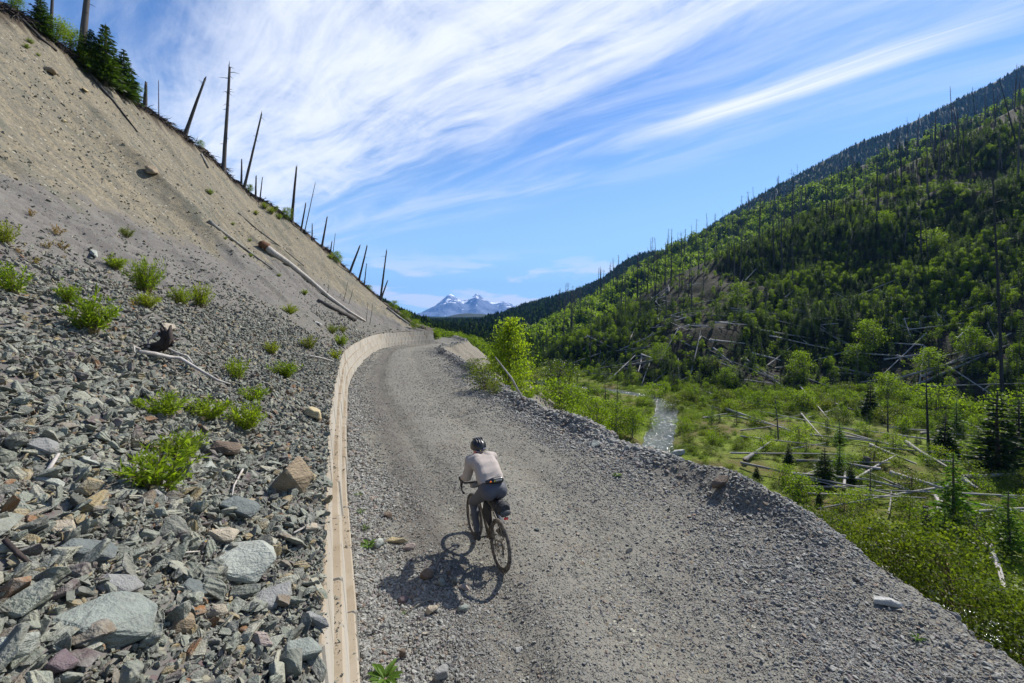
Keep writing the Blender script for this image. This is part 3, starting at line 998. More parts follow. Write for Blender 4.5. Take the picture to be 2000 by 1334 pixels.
# ---------------------------------------------------------------- loose stone
def rock_mesh(name, seed, dims=(1, .7, .4), n=16, mat=None, bevel=0.03, detail=0, slab=0.0):
    r = random.Random(seed)
    bm = bmesh.new()
    for _ in range(n):
        v = Vector((r.gauss(0, 1), r.gauss(0, 1), r.gauss(0, 1)))
        v.normalize()
        k = 0.8 + 0.25 * r.random()
        p = [math.copysign(abs(c) ** (0.55 + 0.45 * (1 - slab)), c) for c in v]
        bm.verts.new((p[0] * dims[0] * 0.5 * k, p[1] * dims[1] * 0.5 * k, p[2] * dims[2] * 0.5 * k))
    ret = bmesh.ops.convex_hull(bm, input=list(bm.verts))
    bmesh.ops.delete(bm, geom=[e for e in ret['geom_interior'] if isinstance(e, bmesh.types.BMVert)], context='VERTS')
    for v in list(bm.verts):
        if not v.link_faces:
            bm.verts.remove(v)
    bmesh.ops.dissolve_limit(bm, angle_limit=math.radians(14), verts=bm.verts, edges=bm.edges)
    if bevel:
        bmesh.ops.bevel(bm, geom=list(bm.edges), offset=bevel * min(dims), segments=1, affect='EDGES', profile=0.5)
    if detail:
        bmesh.ops.triangulate(bm, faces=bm.faces)
        for _ in range(detail):
            bmesh.ops.subdivide_edges(bm, edges=list(bm.edges), cuts=1, use_grid_fill=True)
        sc = 1.0 / max(dims)
        for v in bm.verts:
            q = v.co * sc
            d = mnoise.fractal(q * 3.0 + Vector((seed, 0, 0)), 0.9, 2.1, 5) * 0.022 * max(dims)
            lay = mnoise.noise(Vector((q.x * 1.2, q.y * 1.2, q.z * 13 + seed))) * 0.012 * max(dims)
            v.co += v.co.normalized() * (d + lay)
    me = bpy.data.meshes.new(name)
    bm.to_mesh(me)
    bm.free()
    me.materials.append(mat or M['rock'])
    return me


SHARDS = [rock_mesh('shard', 100 + i, random.Random(i).choice([(1, .72, .42), (1, .55, .34), (1, .85, .28), (1, .8, .6), (1, .6, .22), (.95, .8, .5)]), 11 + i % 5, bevel=0.04) for i in range(14)]
M['rock_tan'] = rock_material('bank_stone', [(0.0, (.25, .22, .16)), (0.3, (.15, .145, .115)), (0.55, (.10, .095, .08)), (0.72, (.30, .27, .2)), (0.86, (.2, .2, .17)), (0.95, (.34, .25, .13))])
SHARDS_TAN = [rock_mesh('bank_shard', 150 + i, random.Random(i).choice([(1, .72, .42), (1, .85, .3), (1, .8, .6)]), 12 + i % 4, M['rock_tan'], bevel=0.05) for i in range(7)]
ROADST = [rock_mesh('road_shard', 200 + i, random.Random(i).choice([(1, .75, .5), (1, .6, .4), (1, .9, .35), (1, .8, .7)]), 12 + i % 4, M['rock_road'], bevel=0.06) for i in range(10)]


def sizes(n, lo, hi, p, r):
    """Power-law stone sizes: many small, few large."""
    u = r.random(n)
    a, b = lo ** (1 - p), hi ** (1 - p)
    return (a + (b - a) * u) ** (1 / (1 - p))


def bank_scree():
    r = np.random.default_rng(11)
    V = BANK
    ncol = 180
    A = V[:-1, :ncol - 1]
    e1, e2 = V[1:, :ncol - 1] - A, V[:-1, 1:ncol] - A
    cr = np.cross(e1, e2)
    area = np.linalg.norm(cr, axis=-1)
    nor = cr / np.maximum(area[..., None], 1e-9)
    nor[nor[..., 2] < 0] *= -1
    tcol = np.concatenate([np.linspace(0, 0.12, 40, endpoint=False), np.linspace(0.12, 0.4, 60, endpoint=False), np.linspace(0.4, 1.0, 80)])[:ncol - 1]
    cen = A + 0.5 * (e1 + e2)
    px, py = px_of(cen)
    dist = np.linalg.norm(cen - np.array([0, 0, CAMZ]), axis=-1)
    vis = (cen[..., 1] > 0.9) & (px > -260) & (py < 1560) & (py > -160)
    # density per square metre falls with distance and up the bank
    near = np.clip(13.0 / dist, 0.0, 3.2) ** 2.0
    low = np.interp(tcol, [0, 0.05, 0.1, 0.15, 0.22, 0.32, 0.42, 1.0], [1.3, 1.2, 1.0, 0.6, 0.3, 0.2, 0.24, 0.24])[None, :]
    pat = np.clip(0.75 + 0.8 * fbm(cen[..., 0] * 0.25, cen[..., 1] * 0.25, 3, 77), 0.15, 1.8)
    dens = 190.0 * near * low * pat * vis
    cnt = r.poisson(dens * area)
    i, j = np.nonzero(cnt)
    rep = cnt[i, j]
    i, j = np.repeat(i, rep), np.repeat(j, rep)
    n = len(i)
    pts = A[i, j] + e1[i, j] * r.random((n, 1)) + e2[i, j] * r.random((n, 1))
    d = dist[i, j]
    lo = np.interp(d, [2, 4, 7, 12, 20], [0.024, 0.027, 0.042, 0.064, 0.08])
    s = sizes(n, 1.0, 9.0, 3.1, r) * lo
    s = np.minimum(s, np.interp(d, [2.2, 4.0, 7.0, 12.0, 40.0], [0.21, 0.17, 0.12, 0.13, 0.3]))
    up = np.interp(tcol[j], [0.12, 0.25, 0.45], [1.0, 0.72, 0.72])
    s = np.minimum(s * up, 0.42)
    nn = nor[i, j]
    # lie roughly in the plane of the slope
    az = r.random(n) * 6.283
    rot = np.stack([np.arctan2(-nn[:, 1], nn[:, 2]) + r.normal(0, 0.42, n), np.arctan2(nn[:, 0], nn[:, 2]) + r.normal(0, 0.42, n), az], -1)
    scl = s[:, None] * np.stack([1 + 0.2 * r.normal(size=n), 1 + 0.2 * r.normal(size=n), 1 + 0.25 * r.normal(size=n)], -1).clip(0.5, 1.6)
    pts += nn * (s * r.uniform(-0.02, 0.26, n))[:, None]
    print('scree stones', n)
    scatter('scree_rubble', pts, rot, scl, np.where(r.random(n) < np.interp(tcol[j], [0.25, 0.42], [0.0, 0.92]), len(SHARDS) + r.integers(0, len(SHARDS_TAN), n), r.integers(0, len(SHARDS), n)), SHARDS + SHARDS_TAN, 'loose broken grey green stone covering the scree bank', 'rubble')


def road_stones():
    r = np.random.default_rng(12)
    n = 520000
    # even over the picture of the road, then thinned by cover
    Y = 1.0 / r.uniform(1 / 60.0, 1 / 2.3, n)
    l, R = road_left(Y), road_right(Y)
    w = r.random(n)
    X = l + (R - l) * w
    keep_w = np.interp(w, [0, 0.05, 0.12, 0.2, 0.3, 0.55, 0.66, 0.78, 0.9, 0.97, 1.0], [1.0, 0.9, 0.5, 0.40, 0.30, 0.34, 0.45, 0.8, 1.0, 1.0, 0.7])
    keep_w = keep_w * np.clip(0.75 + 0.75 * fbm(X * 0.6, Y * 0.6, 3, 91), 0.15, 1.7)
    nearcorner = np.exp(-((X + 0.7) / 1.0) ** 2 - ((Y - 4.4) / 1.2) ** 2)
    keep_w += 0.6 * nearcorner
    pw = keep_w * np.clip((R - l) / 6.5, 0, 1.2) * 0.62
    k = r.random(n) < pw
    X, Y, w = X[k], Y[k], w[k]
    n = len(X)
    d = np.hypot(X, Y)
    big = np.interp(w, [0, 0.08, 0.2, 0.6, 0.8, 0.93, 1.0], [2.0, 1.2, 0.75, 0.8, 1.1, 1.9, 1.7])
    big = np.where((w > 0.6) & (Y < 9), np.minimum(big, 0.95 + 0.6 * np.clip((Y - 6) / 3, 0, 1)), big)
    s = sizes(n, 1.0, 8.0, 3.6, r) * np.clip(0.0034 * d, 0.013, 0.075) * big
    s = s * (1 + 0.8 * np.exp(-((X + 0.8) / 0.9) ** 2 - ((Y - 4.6) / 1.3) ** 2) * (r.random(n) < 0.5))
    s = np.minimum(s, np.interp(Y, [5, 8, 11], [0.085, 0.12, 0.3]))
    s = np.minimum(s, np.interp(w, [0, 0.1, 0.2, 0.7, 0.9, 1], [0.16, 0.09, 0.05, 0.07, 0.22, 0.25]))
    Z = road_z(X, Y)
    pts = np.stack([X, Y, Z + s * r.uniform(-0.04, 0.16, n)], -1)
    rot = np.stack([r.normal(0, 0.35, n), r.normal(0, 0.35, n), r.random(n) * 6.283], -1)
    scl = s[:, None] * (1 + 0.2 * r.normal(size=(n, 3))).clip(0.5, 1.6)
    print('road stones', n)
    scatter('road_gravel', pts, rot, scl, r.integers(0, len(ROADST), n), ROADST, 'loose mixed gravel and broken stone over the road and its berm', 'gravel')
    # outer face of the berm and the upper bank
    n = 9000
    Y = 1.0 / r.uniform(1 / 45.0, 1 / 3.0, n)
    q = np.abs(r.normal(0, 2.2, n))
    X = road_right(Y) + q
    ok, zz = [], []
    for x, y in zip(X, Y):
        gz = TERR['embankment'].ray_cast(Vector((x, y, 100)), Vector((0, 0, -1)))[0]
        zz.append(gz.z if gz else -99)
    zz = np.array(zz)
    s = sizes(n, 1.0, 7.0, 3.2, r) * np.clip(0.004 * np.hypot(X, Y), 0.03, 0.1)
    scatter('bank_gravel', np.stack([X, Y, zz + s * 0.1], -1), np.stack([r.normal(0, 0.4, n), r.normal(0.5, 0.4, n), r.random(n) * 6.28], -1),
            s[:, None] * np.ones((1, 3)), r.integers(0, len(ROADST), n), ROADST, 'loose stone on the bank below the road edge', 'gravel')
    # pebbles caught on the wall ledges
    s_ = np.concatenate([[0], np.cumsum(np.linalg.norm(np.diff(WALL, axis=0), axis=1))])
    n = 5200
    q = r.random(n) ** 1.6 * 34 + 6.3
    lvl = r.integers(0, 3, n)
    fr = np.array([0.0, 0.13, 0.26])[lvl] + np.where(lvl == 2, r.uniform(0.02, 0.16, n), 0.125 - np.abs(r.normal(0, 0.035, n)))
    z = np.array([0.53, 1.065, 1.6])[lvl]
    px, py = np.interp(q, s_, WALL[:, 0]), np.interp(q, s_, WALL[:, 1])
    nx, ny = np.interp(q, s_, WN[:, 0]), np.interp(q, s_, WN[:, 1])
    s = sizes(n, 0.007, 0.05, 3.2, r)
    scatter('ledge_pebbles', np.stack([px - nx * fr, py - ny * fr, z + GRADE * py + s * 0.2], -1), r.normal(0, 0.6, (n, 3)), s[:, None] * np.ones((1, 3)),
            r.integers(0, len(SHARDS), n), SHARDS, 'small pebbles caught on the ledges of the block wall', 'gravel')


bank_scree()
road_stones()

ROCK_N = [0]


def tinted_rock(name, base, spot, vein):
    m, g, out = material(name)
    c = g.n('ShaderNodeTexCoord').outputs['Object']
    n1, n2 = g.noise(c, 4.0, 6.0, 0.65), g.noise(c, 22.0, 5.0, 0.6)
    n3 = g.noise(g.n('ShaderNodeMapping', {'Vector': c, 'Scale': (1, 1, 5.0)}).outputs[0], 5.0, 4.0)
    col = g.mix(g.smooth(n1, 0.35, 0.65), base, tuple(x * 0.78 for x in base))
    col = g.mix(g.smooth(n2, 0.55, 0.75, 0.0, 0.5), col, tuple(x * 0.55 for x in base))
    col = g.mix(g.smooth(n1, 0.58, 0.75, 0.0, 0.75), col, spot)
    col = g.mix(g.smooth(n3, 0.6, 0.72, 0.0, 0.4), col, vein)
    finish(g, out, col, 0.8, g.m('ADD', g.m('MULTIPLY', n2, 0.6), g.m('ADD', n1, n3)), 0.55, 0.05, 0.25)
    return m


TINT = {'green': tinted_rock('green_grey_rock', (.215, .235, .21), (.28, .28, .245), (.155, .165, .15)),
        'pale': tinted_rock('pale_green_rock', (.31, .325, .285), (.36, .36, .31), (.22, .23, .20)),
        'grey': tinted_rock('grey_rock', (.235, .235, .225), (.32, .31, .275), (.17, .17, .165)),
        'dark': tinted_rock('dark_slate', (.13, .145, .14), (.2, .21, .2), (.09, .1, .1)),
        'tan': tinted_rock('tan_rock', (.36, .31, .235), (.42, .38, .31), (.26, .21, .15)),
        'rust': tinted_rock('rusty_rock', (.25, .195, .13), (.33, .2, .09), (.28, .25, .21)),
        'ochre': tinted_rock('ochre_rock', (.42, .345, .20), (.36, .29, .17), (.30, .25, .17)),
        'pink': tinted_rock('pinkish_rock', (.30, .245, .215), (.35, .30, .27), (.23, .18, .16)),
        'purple': tinted_rock('purple_rock', (.15, .115, .122), (.2, .16, .16), (.10, .08, .085)),
        'brown': tinted_rock('brown_rock', (.155, .115, .085), (.20, .16, .13), (.10, .075, .06)),
        'white': tinted_rock('white_rock', (.44, .435, .40), (.50, .49, .45), (.30, .295, .27))}


def rock(px, py, wpx, kind, label, dims=(1, .72, .45), rz=None, tilt=(0, 0), sink=0.28, n=18, slab=0.3, name='rock', seed=None, group=None):
    """One boulder at the ground point that a pixel shows, as wide as the photo shows it."""
    h = hit(px, py)
    if h is None:
        return
    loc, nor, dist, _k = h
    ROCK_N[0] += 1
    sd = seed or 300 + ROCK_N[0]
    r = random.Random(sd)
    size = wpx * loc.y / F
    me = rock_mesh(name, sd, dims, n, TINT[kind], bevel=0.05, detail=2, slab=slab)
    o = link(name, me)
    q = Vector((0, 0, 1)).rotation_difference((nor * 0.6 + Vector((0, 0, 0.4))).normalized())
    o.rotation_mode = 'QUATERNION'
    o.rotation_quaternion = q @ Euler((tilt[0], tilt[1], rz if rz is not None else r.random() * 6.28)).to_quaternion()
    o.scale = (size,) * 3
    o.location = loc + nor * (size * dims[2] * (0.5 - sink))
    tag(o, label, 'rock', group)
    return o


def all_rocks():
    R = rock
    R(465, 1108, 128, 'pale', 'large pale green grey slab with a flat sunlit top', (1, .8, .42), 0.3, (0.12, -0.1), 0.2, 14, .7, seed=1)
    R(195, 1228, 165, 'green', 'biggest dark green grey block, flat faced, low on the scree', (1, .78, .5), 0.5, (0.25, 0.1), 0.25, 14, .7, seed=2)
    R(562, 955, 84, 'rust', 'upright rusty brown block stained orange beside the wall', (.9, .75, .95), 0.5, (0.15, 0.2), 0.2, 13, .9, seed=3)
    R(608, 814, 54, 'ochre', 'flat smooth ochre stone near the wall edge', (1, .6, .42), 2.9, (0, 0.1), 0.1, 22, .2, seed=4)
    R(74, 884, 66, 'grey', 'rounded grey boulder with a lumpy top among scree', (1, .75, .6), 0.2, (0, 0), 0.25, 20, .2, seed=5)
    R(162, 1090, 112, 'dark', 'long dark layered slab of slate', (1, .55, .38), 0.55, (0.2, 0.05), 0.2, 14, .7, seed=6)
    R(528, 1176, 84, 'grey', 'flat mottled grey slab tilted toward the wall', (1, .7, .35), 1.0, (0.3, -0.3), 0.15, 16, .5, seed=7)
    R(425, 1052, 60, 'tan', 'squarish tan topped block', (1, .75, .55), 0.3, (0.1, 0), 0.2, 14, .7, seed=8)
    R(455, 1010, 92, 'dark', 'dark slate block leaning downhill under the rusty block', (1, .55, .5), 0.5, (0.2, 0), 0.2, 14, .6, seed=9)
    R(498, 1256, 78, 'pink', 'smooth pinkish brown saddle shaped stone', (1, .5, .36), 2.7, (0.2, 0.1), 0.05, 18, .1, seed=10)
    R(580, 1288, 80, 'green', 'chunky green grey boulder next to the wall', (1, .75, .6), 0.4, (0, 0), 0.2, 15, .6, seed=11)
    R(108, 1312, 58, 'purple', 'dark purple angular stone', (1, .9, .75), 0.4, (0.2, 0.3), 0.2, 12, .6, seed=12)
    R(10, 1285, 90, 'pale', 'pale blocky stone cut by the picture edge', (.8, .8, .8), 0.4, (0, 0), 0.2, 14, .6, seed=13)
    R(438, 884, 60, 'brown', 'crumbly brown earthy boulder above the big shrub', (1, .7, .6), 0.2, (0, 0), 0.25, 26, .1, seed=14)
    R(106, 1038, 68, 'tan', 'blocky yellowish tan stone', (1, .5, .45), 0.4, (0, 0.1), 0.2, 13, .8, seed=15)
    R(292, 984, 54, 'grey', 'round grey boulder at the foot of the big shrub', (1, .8, .7), 0.4, (0, 0), 0.25, 22, .2, seed=16)
    R(612, 1226, 62, 'grey', 'grey slab overhanging the top of the wall', (1, .5, .33), -0.2, (0.1, 0.05), -0.12, 15, .5, seed=17)
    R(400, 920, 46, 'pale', 'pale blue grey angular stone beside the big shrub', (1, .8, .6), 1.0, (0.2, 0.2), 0.15, 13, .6, seed=18)
    R(225, 1152, 84, 'grey', 'wedge of grey slate with a smooth top', (1, .7, .4), 0.2, (0.2, 0.1), 0.2, 14, .6, seed=19)
    R(90, 946, 72, 'pale', 'long flat pale slab', (1, .35, .22), 0.15, (0, 0), 0.1, 14, .7, seed=20)
    R(165, 905, 66, 'pale', 'thin pale slab tilted down the slope', (1, .45, .2), -0.4, (0, 0), 0.05, 14, .7, seed=21)
    R(345, 1225, 56, 'rust', 'brownish cracked stone between slabs', (1, .8, .6), 0.7, (0.1, 0.1), 0.2, 16, .5, seed=22)
    R(418, 1206, 44, 'tan', 'rounded pale tan stone', (.9, .8, .8), 0.7, (0, 0), 0.2, 20, .3, seed=23)
    R(375, 1158, 60, 'dark', 'dark slate wedge leaning on the largest slab', (1, .8, .5), 1.2, (0.5, 0.2), 0.2, 13, .6, seed=24)
    R(330, 645, 48, 'tan', 'pale tan slab above the black root', (1, .6, .3), -0.6, (0, 0.1), 0.1, 15, .5, seed=25)
    R(185, 498, 54, 'pale', 'long pale sliver of rock high on the scree', (1, .3, .14), -0.6, (0, 0), 0.0, 14, .7, seed=26)
    R(296, 338, 34, 'rust', 'brown boulder stuck in the tan bank', (1, .8, .6), -0.5, (0, 0), 0.2, 18, .3, seed=27)
    R(96, 140, 26, 'rust', 'brown boulder high on the bank near the fallen trunk', (1, .8, .6), -0.5, (0, 0), 0.2, 18, .3, seed=28)
    R(166, 178, 24, 'ochre', 'slender pale yellow slab high on the bank', (1.2, .5, .2), -0.9, (0, 0), 0.0, 14, .7, seed=29)
    R(124, 238, 17, 'ochre', 'small yellow brick shaped stone on the tan bank', (1, .5, .3), -0.7, (0, 0), 0.1, 12, .9, seed=30)
    R(600, 1038, 40, 'tan', 'pinkish tan wedge touching the wall top', (1, .8, .5), 0.7, (0, 0), 0.15, 14, .6, seed=31)
    R(620, 632, 18, 'white', 'flat white stone low on the far scree', (1, .5, .2), 0.2, (0, 0), 0.0, 14, .5, seed=32)
    # stones on the road
    R(740, 1068, 26, 'pale', 'smooth pale green stone beside a broad leaved weed', (1, .75, .75), 1.3, (0.4, 0), 0.15, 24, .1, seed=40)
    R(778, 1058, 52, 'ochre', 'flat yellowish slab on the gravel by the wall', (1, .3, .24), 0.1, (0, 0), 0.15, 14, .7, seed=41)
    R(800, 1071, 27, 'pink', 'rounded pinkish stone behind the flat slab', (1, .7, .5), 0.2, (0, 0), 0.2, 20, .2, seed=42)
    R(833, 1128, 33, 'brown', 'dark oval cobble in the shadow of the rider', (1, .75, .65), 0.2, (0, 0), 0.2, 26, .0, seed=43)
    R(861, 1143, 19, 'green', 'round grey cobble in the shadow', (1, .9, .9), 0.2, (0, 0), 0.15, 26, .0, seed=44)
    R(889, 1139, 17, 'dark', 'round dark cobble at the end of the shadow group', (1, .9, .9), 0.2, (0, 0), 0.15, 26, .0, seed=45)
    R(877, 1124, 12, 'brown', 'small upright egg shaped stone', (.7, .6, 1.2), 0.2, (0, 0), 0.15, 26, .0, seed=46)
    R(906, 1150, 28, 'pink', 'cracked pinkish flat stone under the wheel shadow', (1, .55, .4), -0.2, (0, 0), 0.2, 16, .4, seed=47)
    R(789, 1177, 25, 'purple', 'smooth violet grey oval cobble', (1, .75, .7), 0.2, (0, 0), 0.15, 26, .0, seed=48)
    R(843, 1198, 29, 'tan', 'cream angular stone below the shadow', (1, .75, .65), 0.2, (0, 0), 0.2, 16, .4, seed=49)
    R(904, 1193, 26, 'green', 'grey green angular stone below the wheel shadow', (1, .8, .6), 0.5, (0, 0), 0.2, 15, .5, seed=50)
    R(786, 1286, 20, 'brown', 'brown pointed stone standing on the gravel', (.8, .7, 1.3), 0.5, (0, 0), 0.15, 14, .4, seed=51)
    R(861, 1322, 36, 'grey', 'large light grey stone at the bottom edge', (1, .8, .9), 0.5, (0, 0), 0.2, 15, .5, seed=52)
    R(1734, 1180, 56, 'white', 'long white grey slab lying on the road shoulder', (1, .38, .26), -0.55, (0, 0.05), 0.1, 14, .8, seed=53)
    R(1048, 1036, 13, 'dark', 'small black pebble on the road beside the bicycle', (1, .7, .5), 0.1, (0, 0), 0.2, 24, .0, seed=54)
    R(1327, 888, 30, 'white', 'white block on the berm above the creek', (1, .5, .45), -0.5, (0, 0), 0.2, 13, .8, seed=55)
    R(1412, 945, 44, 'brown', 'brown lump of rock on the berm', (1, .6, .5), 0.0, (0, 0), 0.25, 22, .2, seed=56)
    R(1690, 1070, 56, 'grey', 'flat grey boulder sunk into the berm crest', (1, .6, .4), -0.5, (0, 0), 0.35, 16, .4, seed=57)
    R(1760, 1128, 78, 'tan', 'broad dusty boulder breaking out of the road edge', (1, .6, .5), -0.55, (0, 0), 0.42, 18, .4, seed=58)
    R(1838, 1165, 64, 'grey', 'grey boulder jutting from the road edge above the willow', (1, .6, .5), -0.5, (0, 0), 0.38, 18, .4, seed=59)
    R(906, 652, 34, 'grey', 'grey rock outcrop among the dark trees past the wall', (1, .7, .5), 0.2, (0, 0), 0.1, 20, .4, seed=64)
    R(1160, 872, 30, 'pale', 'pale pointed stone on the outer berm', (1, .8, .5), 0.2, (0, 0), 0.2, 14, .4, seed=60)
    R(1015, 1270, 18, 'white', 'pale flake lying alone on the road', (1, .8, .3), 0.2, (0, 0), 0.1, 14, .4, seed=61)
    R(757, 1010, 22, 'brown', 'brown stone beside the tyre rut', (1, .8, .6), 0.2, (0, 0), 0.2, 16, .4, seed=62)
    R(1232, 1078, 20, 'tan', 'tan pebble pair on the middle of the road', (1, .6, .5), 0.2, (0, 0), 0.2, 16, .4, seed=63)


all_rocks()


# ---------------------------------------------------------------- trees, logs, shrubs
def conifer(h, seed, levels=22, per=9, mats=None, width=0.23, lpb=7, droop=0.25, leaf=None, open_=0.0, wid=0.30, base=0.08):
    """Trunk mesh and crown mesh of a spruce-like tree standing on the origin."""
    r = np.random.default_rng(seed)
    mats = mats or (M['bark'], M['spruce'])
    tr = MB()
    n = 7
    tr.tube([(0.02 * h * 0.3 * math.sin(seed + i), 0, h * i / (n - 1)) for i in range(n)], [0.018 * h * (1 - 0.93 * i / (n - 1)) + 0.004 for i in range(n)], 6, seed=seed)
    cr = MB()
    C0, D0, LN, WD = [], [], [], []
    for k in range(levels):
        f = base + (1 - base) * (k + r.random() * 0.6) / levels
        z = h * min(f, 0.985)
        L = h * width * (1 - f) ** 0.8 * r.uniform(0.75, 1.15) + 0.02 * h
        m = max(4, int(per * (0.6 + 0.6 * (1 - f))))
        a0 = r.random() * 6.28
        for j in range(m):
            if r.random() < open_:
                continue
            a = a0 + 6.283 * j / m + r.normal(0, 0.2)
            Lj = L * r.uniform(0.65, 1.15)
            dirv = np.array([math.cos(a), math.sin(a), 0.12 - droop * (1 - f) + r.normal(0, 0.08)])
            b = np.array([0, 0, z])
            for q in range(lpb):
                t = (q + 0.6) / lpb
                p = b + dirv * Lj * t * 0.92 + np.array([0, 0, -0.10 * Lj * t * t])
                sd = np.array([-math.sin(a), math.cos(a), 0]) * (1 if q % 2 else -1) * r.uniform(0.3, 1.0)
                C0.append(p)
                D0.append(dirv + sd + np.array([0, 0, r.normal(0.05, 0.25)]))
                LN.append(Lj * wid * (1.15 - 0.5 * t) * r.uniform(0.8, 1.25) + 0.012 * h)
                WD.append((Lj * 0.10 + 0.007 * h) * r.uniform(0.7, 1.3))
            C0.append(b + dirv * Lj * 0.55)
            D0.append(dirv)
            LN.append(Lj * 0.5)
            WD.append(Lj * 0.10 + 0.006 * h)
    cr.leaves(C0, D0, LN, WD)
    cr.leaves([(0, 0, h * 0.94)] * 3, [(0, 0, 1)] * 3, 0.08 * h, 0.016 * h)
    return tr.mesh('trunk', mats[0], True), cr.mesh('crown', mats[1])


def broadleaf(h, w, seed, n=700, leaf=0.035, mats=None, clusters=22, base=0.18, shape=1.0, stems=1, cone=False, tk=1.0):
    """Trunk-with-limbs mesh and leaf crown: leaves gather in clumps on an uneven outline with gaps between."""
    r = np.random.default_rng(seed)
    mats = mats or (M['paletrunk'], M['broad'])
    tr, cr = MB(), MB()
    cen = []
    for k in range(clusters):
        f = (k + r.random()) / clusters
        z = base + (1 - base) * f * 0.97
        rad = w * 0.5 * (math.sin(math.pi * min(1, (0.12 + 0.80 * f ** shape))) ** 0.7) * r.uniform(0.45, 1.05)
        if cone:
            rad = w * 0.5 * (1 - f) ** 0.75 * r.uniform(0.5, 1.05)
        a = r.random() * 6.283
        cen.append((math.cos(a) * rad, math.sin(a) * rad, z * h))
    for s in range(stems):
        bx, by = (0, 0) if stems == 1 else (r.normal(0, 0.06 * w), r.normal(0, 0.06 * w))
        lean = (r.normal(0, 0.05), r.normal(0, 0.05))
        P_ = [(bx + lean[0] * h * i / 5, by + lean[1] * h * i / 5, h * 0.9 * i / 5) for i in range(6)]
        tr.tube(P_, [tk * (0.016 * h * (1 - 0.85 * i / 5) / math.sqrt(stems) + 0.004) for i in range(6)], 6, seed=seed)
    for c in cen:
        b = np.array([0, 0, max(base * 0.5 * h, c[2] - 0.22 * h * r.random() - 0.07 * h)])
        m = (b + np.array(c)) / 2 + np.array([0, 0, -0.02 * h])
        tr.tube([b, m, c], [0.006 * h + 0.002, 0.004 * h, 0.0015 * h], 4, cap=False, seed=seed)
    cen = np.array(cen)
    per = n // clusters
    C0 = np.repeat(cen, per, 0)
    sp = np.repeat(r.uniform(0.6, 1.25, len(cen)), per)[:, None] * np.array([w * 0.135, w * 0.135, min(w, h) * 0.115])
    C0 = C0 + r.normal(size=C0.shape) * sp
    C0[:, 2] = np.clip(C0[:, 2], h * 0.05, h * 1.02)
    D = r.normal(size=C0.shape) + np.array([0, 0, -0.1])
    cr.leaves(C0, D, leaf * h * r.uniform(0.7, 1.35, len(C0)), leaf * h * 0.72 * r.uniform(0.7, 1.3, len(C0)))
    return tr.mesh('trunk', mats[0], True), cr.mesh('crown', mats[1])


def shrub(h, w, seed, stems=26, per=26, mats=None, lf=(0.085, 0.018), arch=0.9):
    """Many thin stems fanning from one root, each carrying narrow leaves."""
    r = np.random.default_rng(seed)
    mats = mats or (M['stem'], M['herb'])
    st, lv = MB(), MB()
    Cc, D, LN, WD = [], [], [], []
    for s in range(stems):
        a = r.random() * 6.283
        k = math.sqrt(r.random())
        top = np.array([math.cos(a) * w * 0.5 * k, math.sin(a) * w * 0.5 * k, h * r.uniform(0.55, 1.0) * (1 - 0.35 * k * k)])
        b = np.array([math.cos(a) * w * 0.10 * k, math.sin(a) * w * 0.10 * k, -0.02])
        mid = (b + top) / 2 + np.array([math.cos(a), math.sin(a), 0]) * (-0.06 * w * arch) + np.array([0, 0, 0.05 * h])
        st.tube([b, mid, top], [0.008 * h + 0.001, 0.005 * h + 0.001, 0.001], 4, cap=False)
        if s % 7 == 3:                                      # a bare dead stem
            continue
        for q in range(per):
            t = 0.18 + 0.82 * (q + r.random()) / per
            p = (1 - t) ** 2 * b + 2 * t * (1 - t) * mid + t * t * top
            d = (top - b) / np.linalg.norm(top - b) * 0.6 + r.normal(0, 0.6, 3)
            Cc.append(p)
            D.append(d)
            LN.append(lf[0] * r.uniform(0.6, 1.3))
            WD.append(lf[1] * r.uniform(0.7, 1.3))
    lv.leaves(Cc, D, LN, WD)
    return st.mesh('stem', mats[0], True), lv.mesh('leaves', mats[1])


def snag_mesh(h, r0, seed, broken=True, twigs=6, mat=None, sides=8, bend=0.02, top=0.45):
    r = random.Random(seed)
    mb = MB()
    n = 9
    pts = [(bend * h * math.sin(i / (n - 1) * 2.2 + seed), bend * h * math.cos(i / (n - 1) * 1.7 + seed) - bend * h * math.cos(seed), h * i / (n - 1)) for i in range(n)]
    pts = [(p[0], p[1], p[2] * 0.965) for p in pts]
    mb.tube([(0, 0, -0.02 * h)] + pts, [r0 * 1.9] + [r0 * (1.3 if i == 0 else 1) * (1 - (1 - top) * i / (n - 1)) for i in range(n)], sides, rough=0.16, seed=seed)
    for _ in range(3):                                   # splintered top
        a = r.random() * 6.28
        b = Vector(pts[-1]) + Vector((math.cos(a), math.sin(a), 0)) * r0 * top * 0.55
        mb.tube([b - Vector((0, 0, 0.03 * h)), b + Vector((r.uniform(-.3, .3) * r0, r.uniform(-.3, .3) * r0, h * r.uniform(0.015, 0.05)))], [r0 * top * 0.5, r0 * 0.06], 4, cap=False)
    for _ in range(twigs):
        i = r.randint(3, n - 1)
        f = r.random()
        p = Vector(pts[i - 1]).lerp(Vector(pts[i]), f)
        a = r.random() * 6.28
        L = h * r.uniform(0.03, 0.10) * (1.2 if i > 6 else 0.7)
        d = Vector((math.cos(a), math.sin(a), r.uniform(-0.35, 0.25)))
        e1 = p + d * L * 0.5
        e2 = p + d * L + Vector((0, 0, -0.12 * L + r.uniform(-.2, .2) * L))
        mb.tube([p, e1, e2], [r0 * 0.16, r0 * 0.10, r0 * 0.04], 4, cap=False, seed=seed)
    return mb.mesh('dead_trunk', mat or M['snag'], True)


def tree_obj(name, meshes, loc, rz, scale, label, cat, group=None, lean=(0, 0), parts=('trunk', 'crown')):
    root = empty(name, loc, (lean[0], lean[1], rz), scale)
    tag(root, label, cat, group)
    for pn, me in zip(parts, meshes):
        link(pn, me, root)
    return root


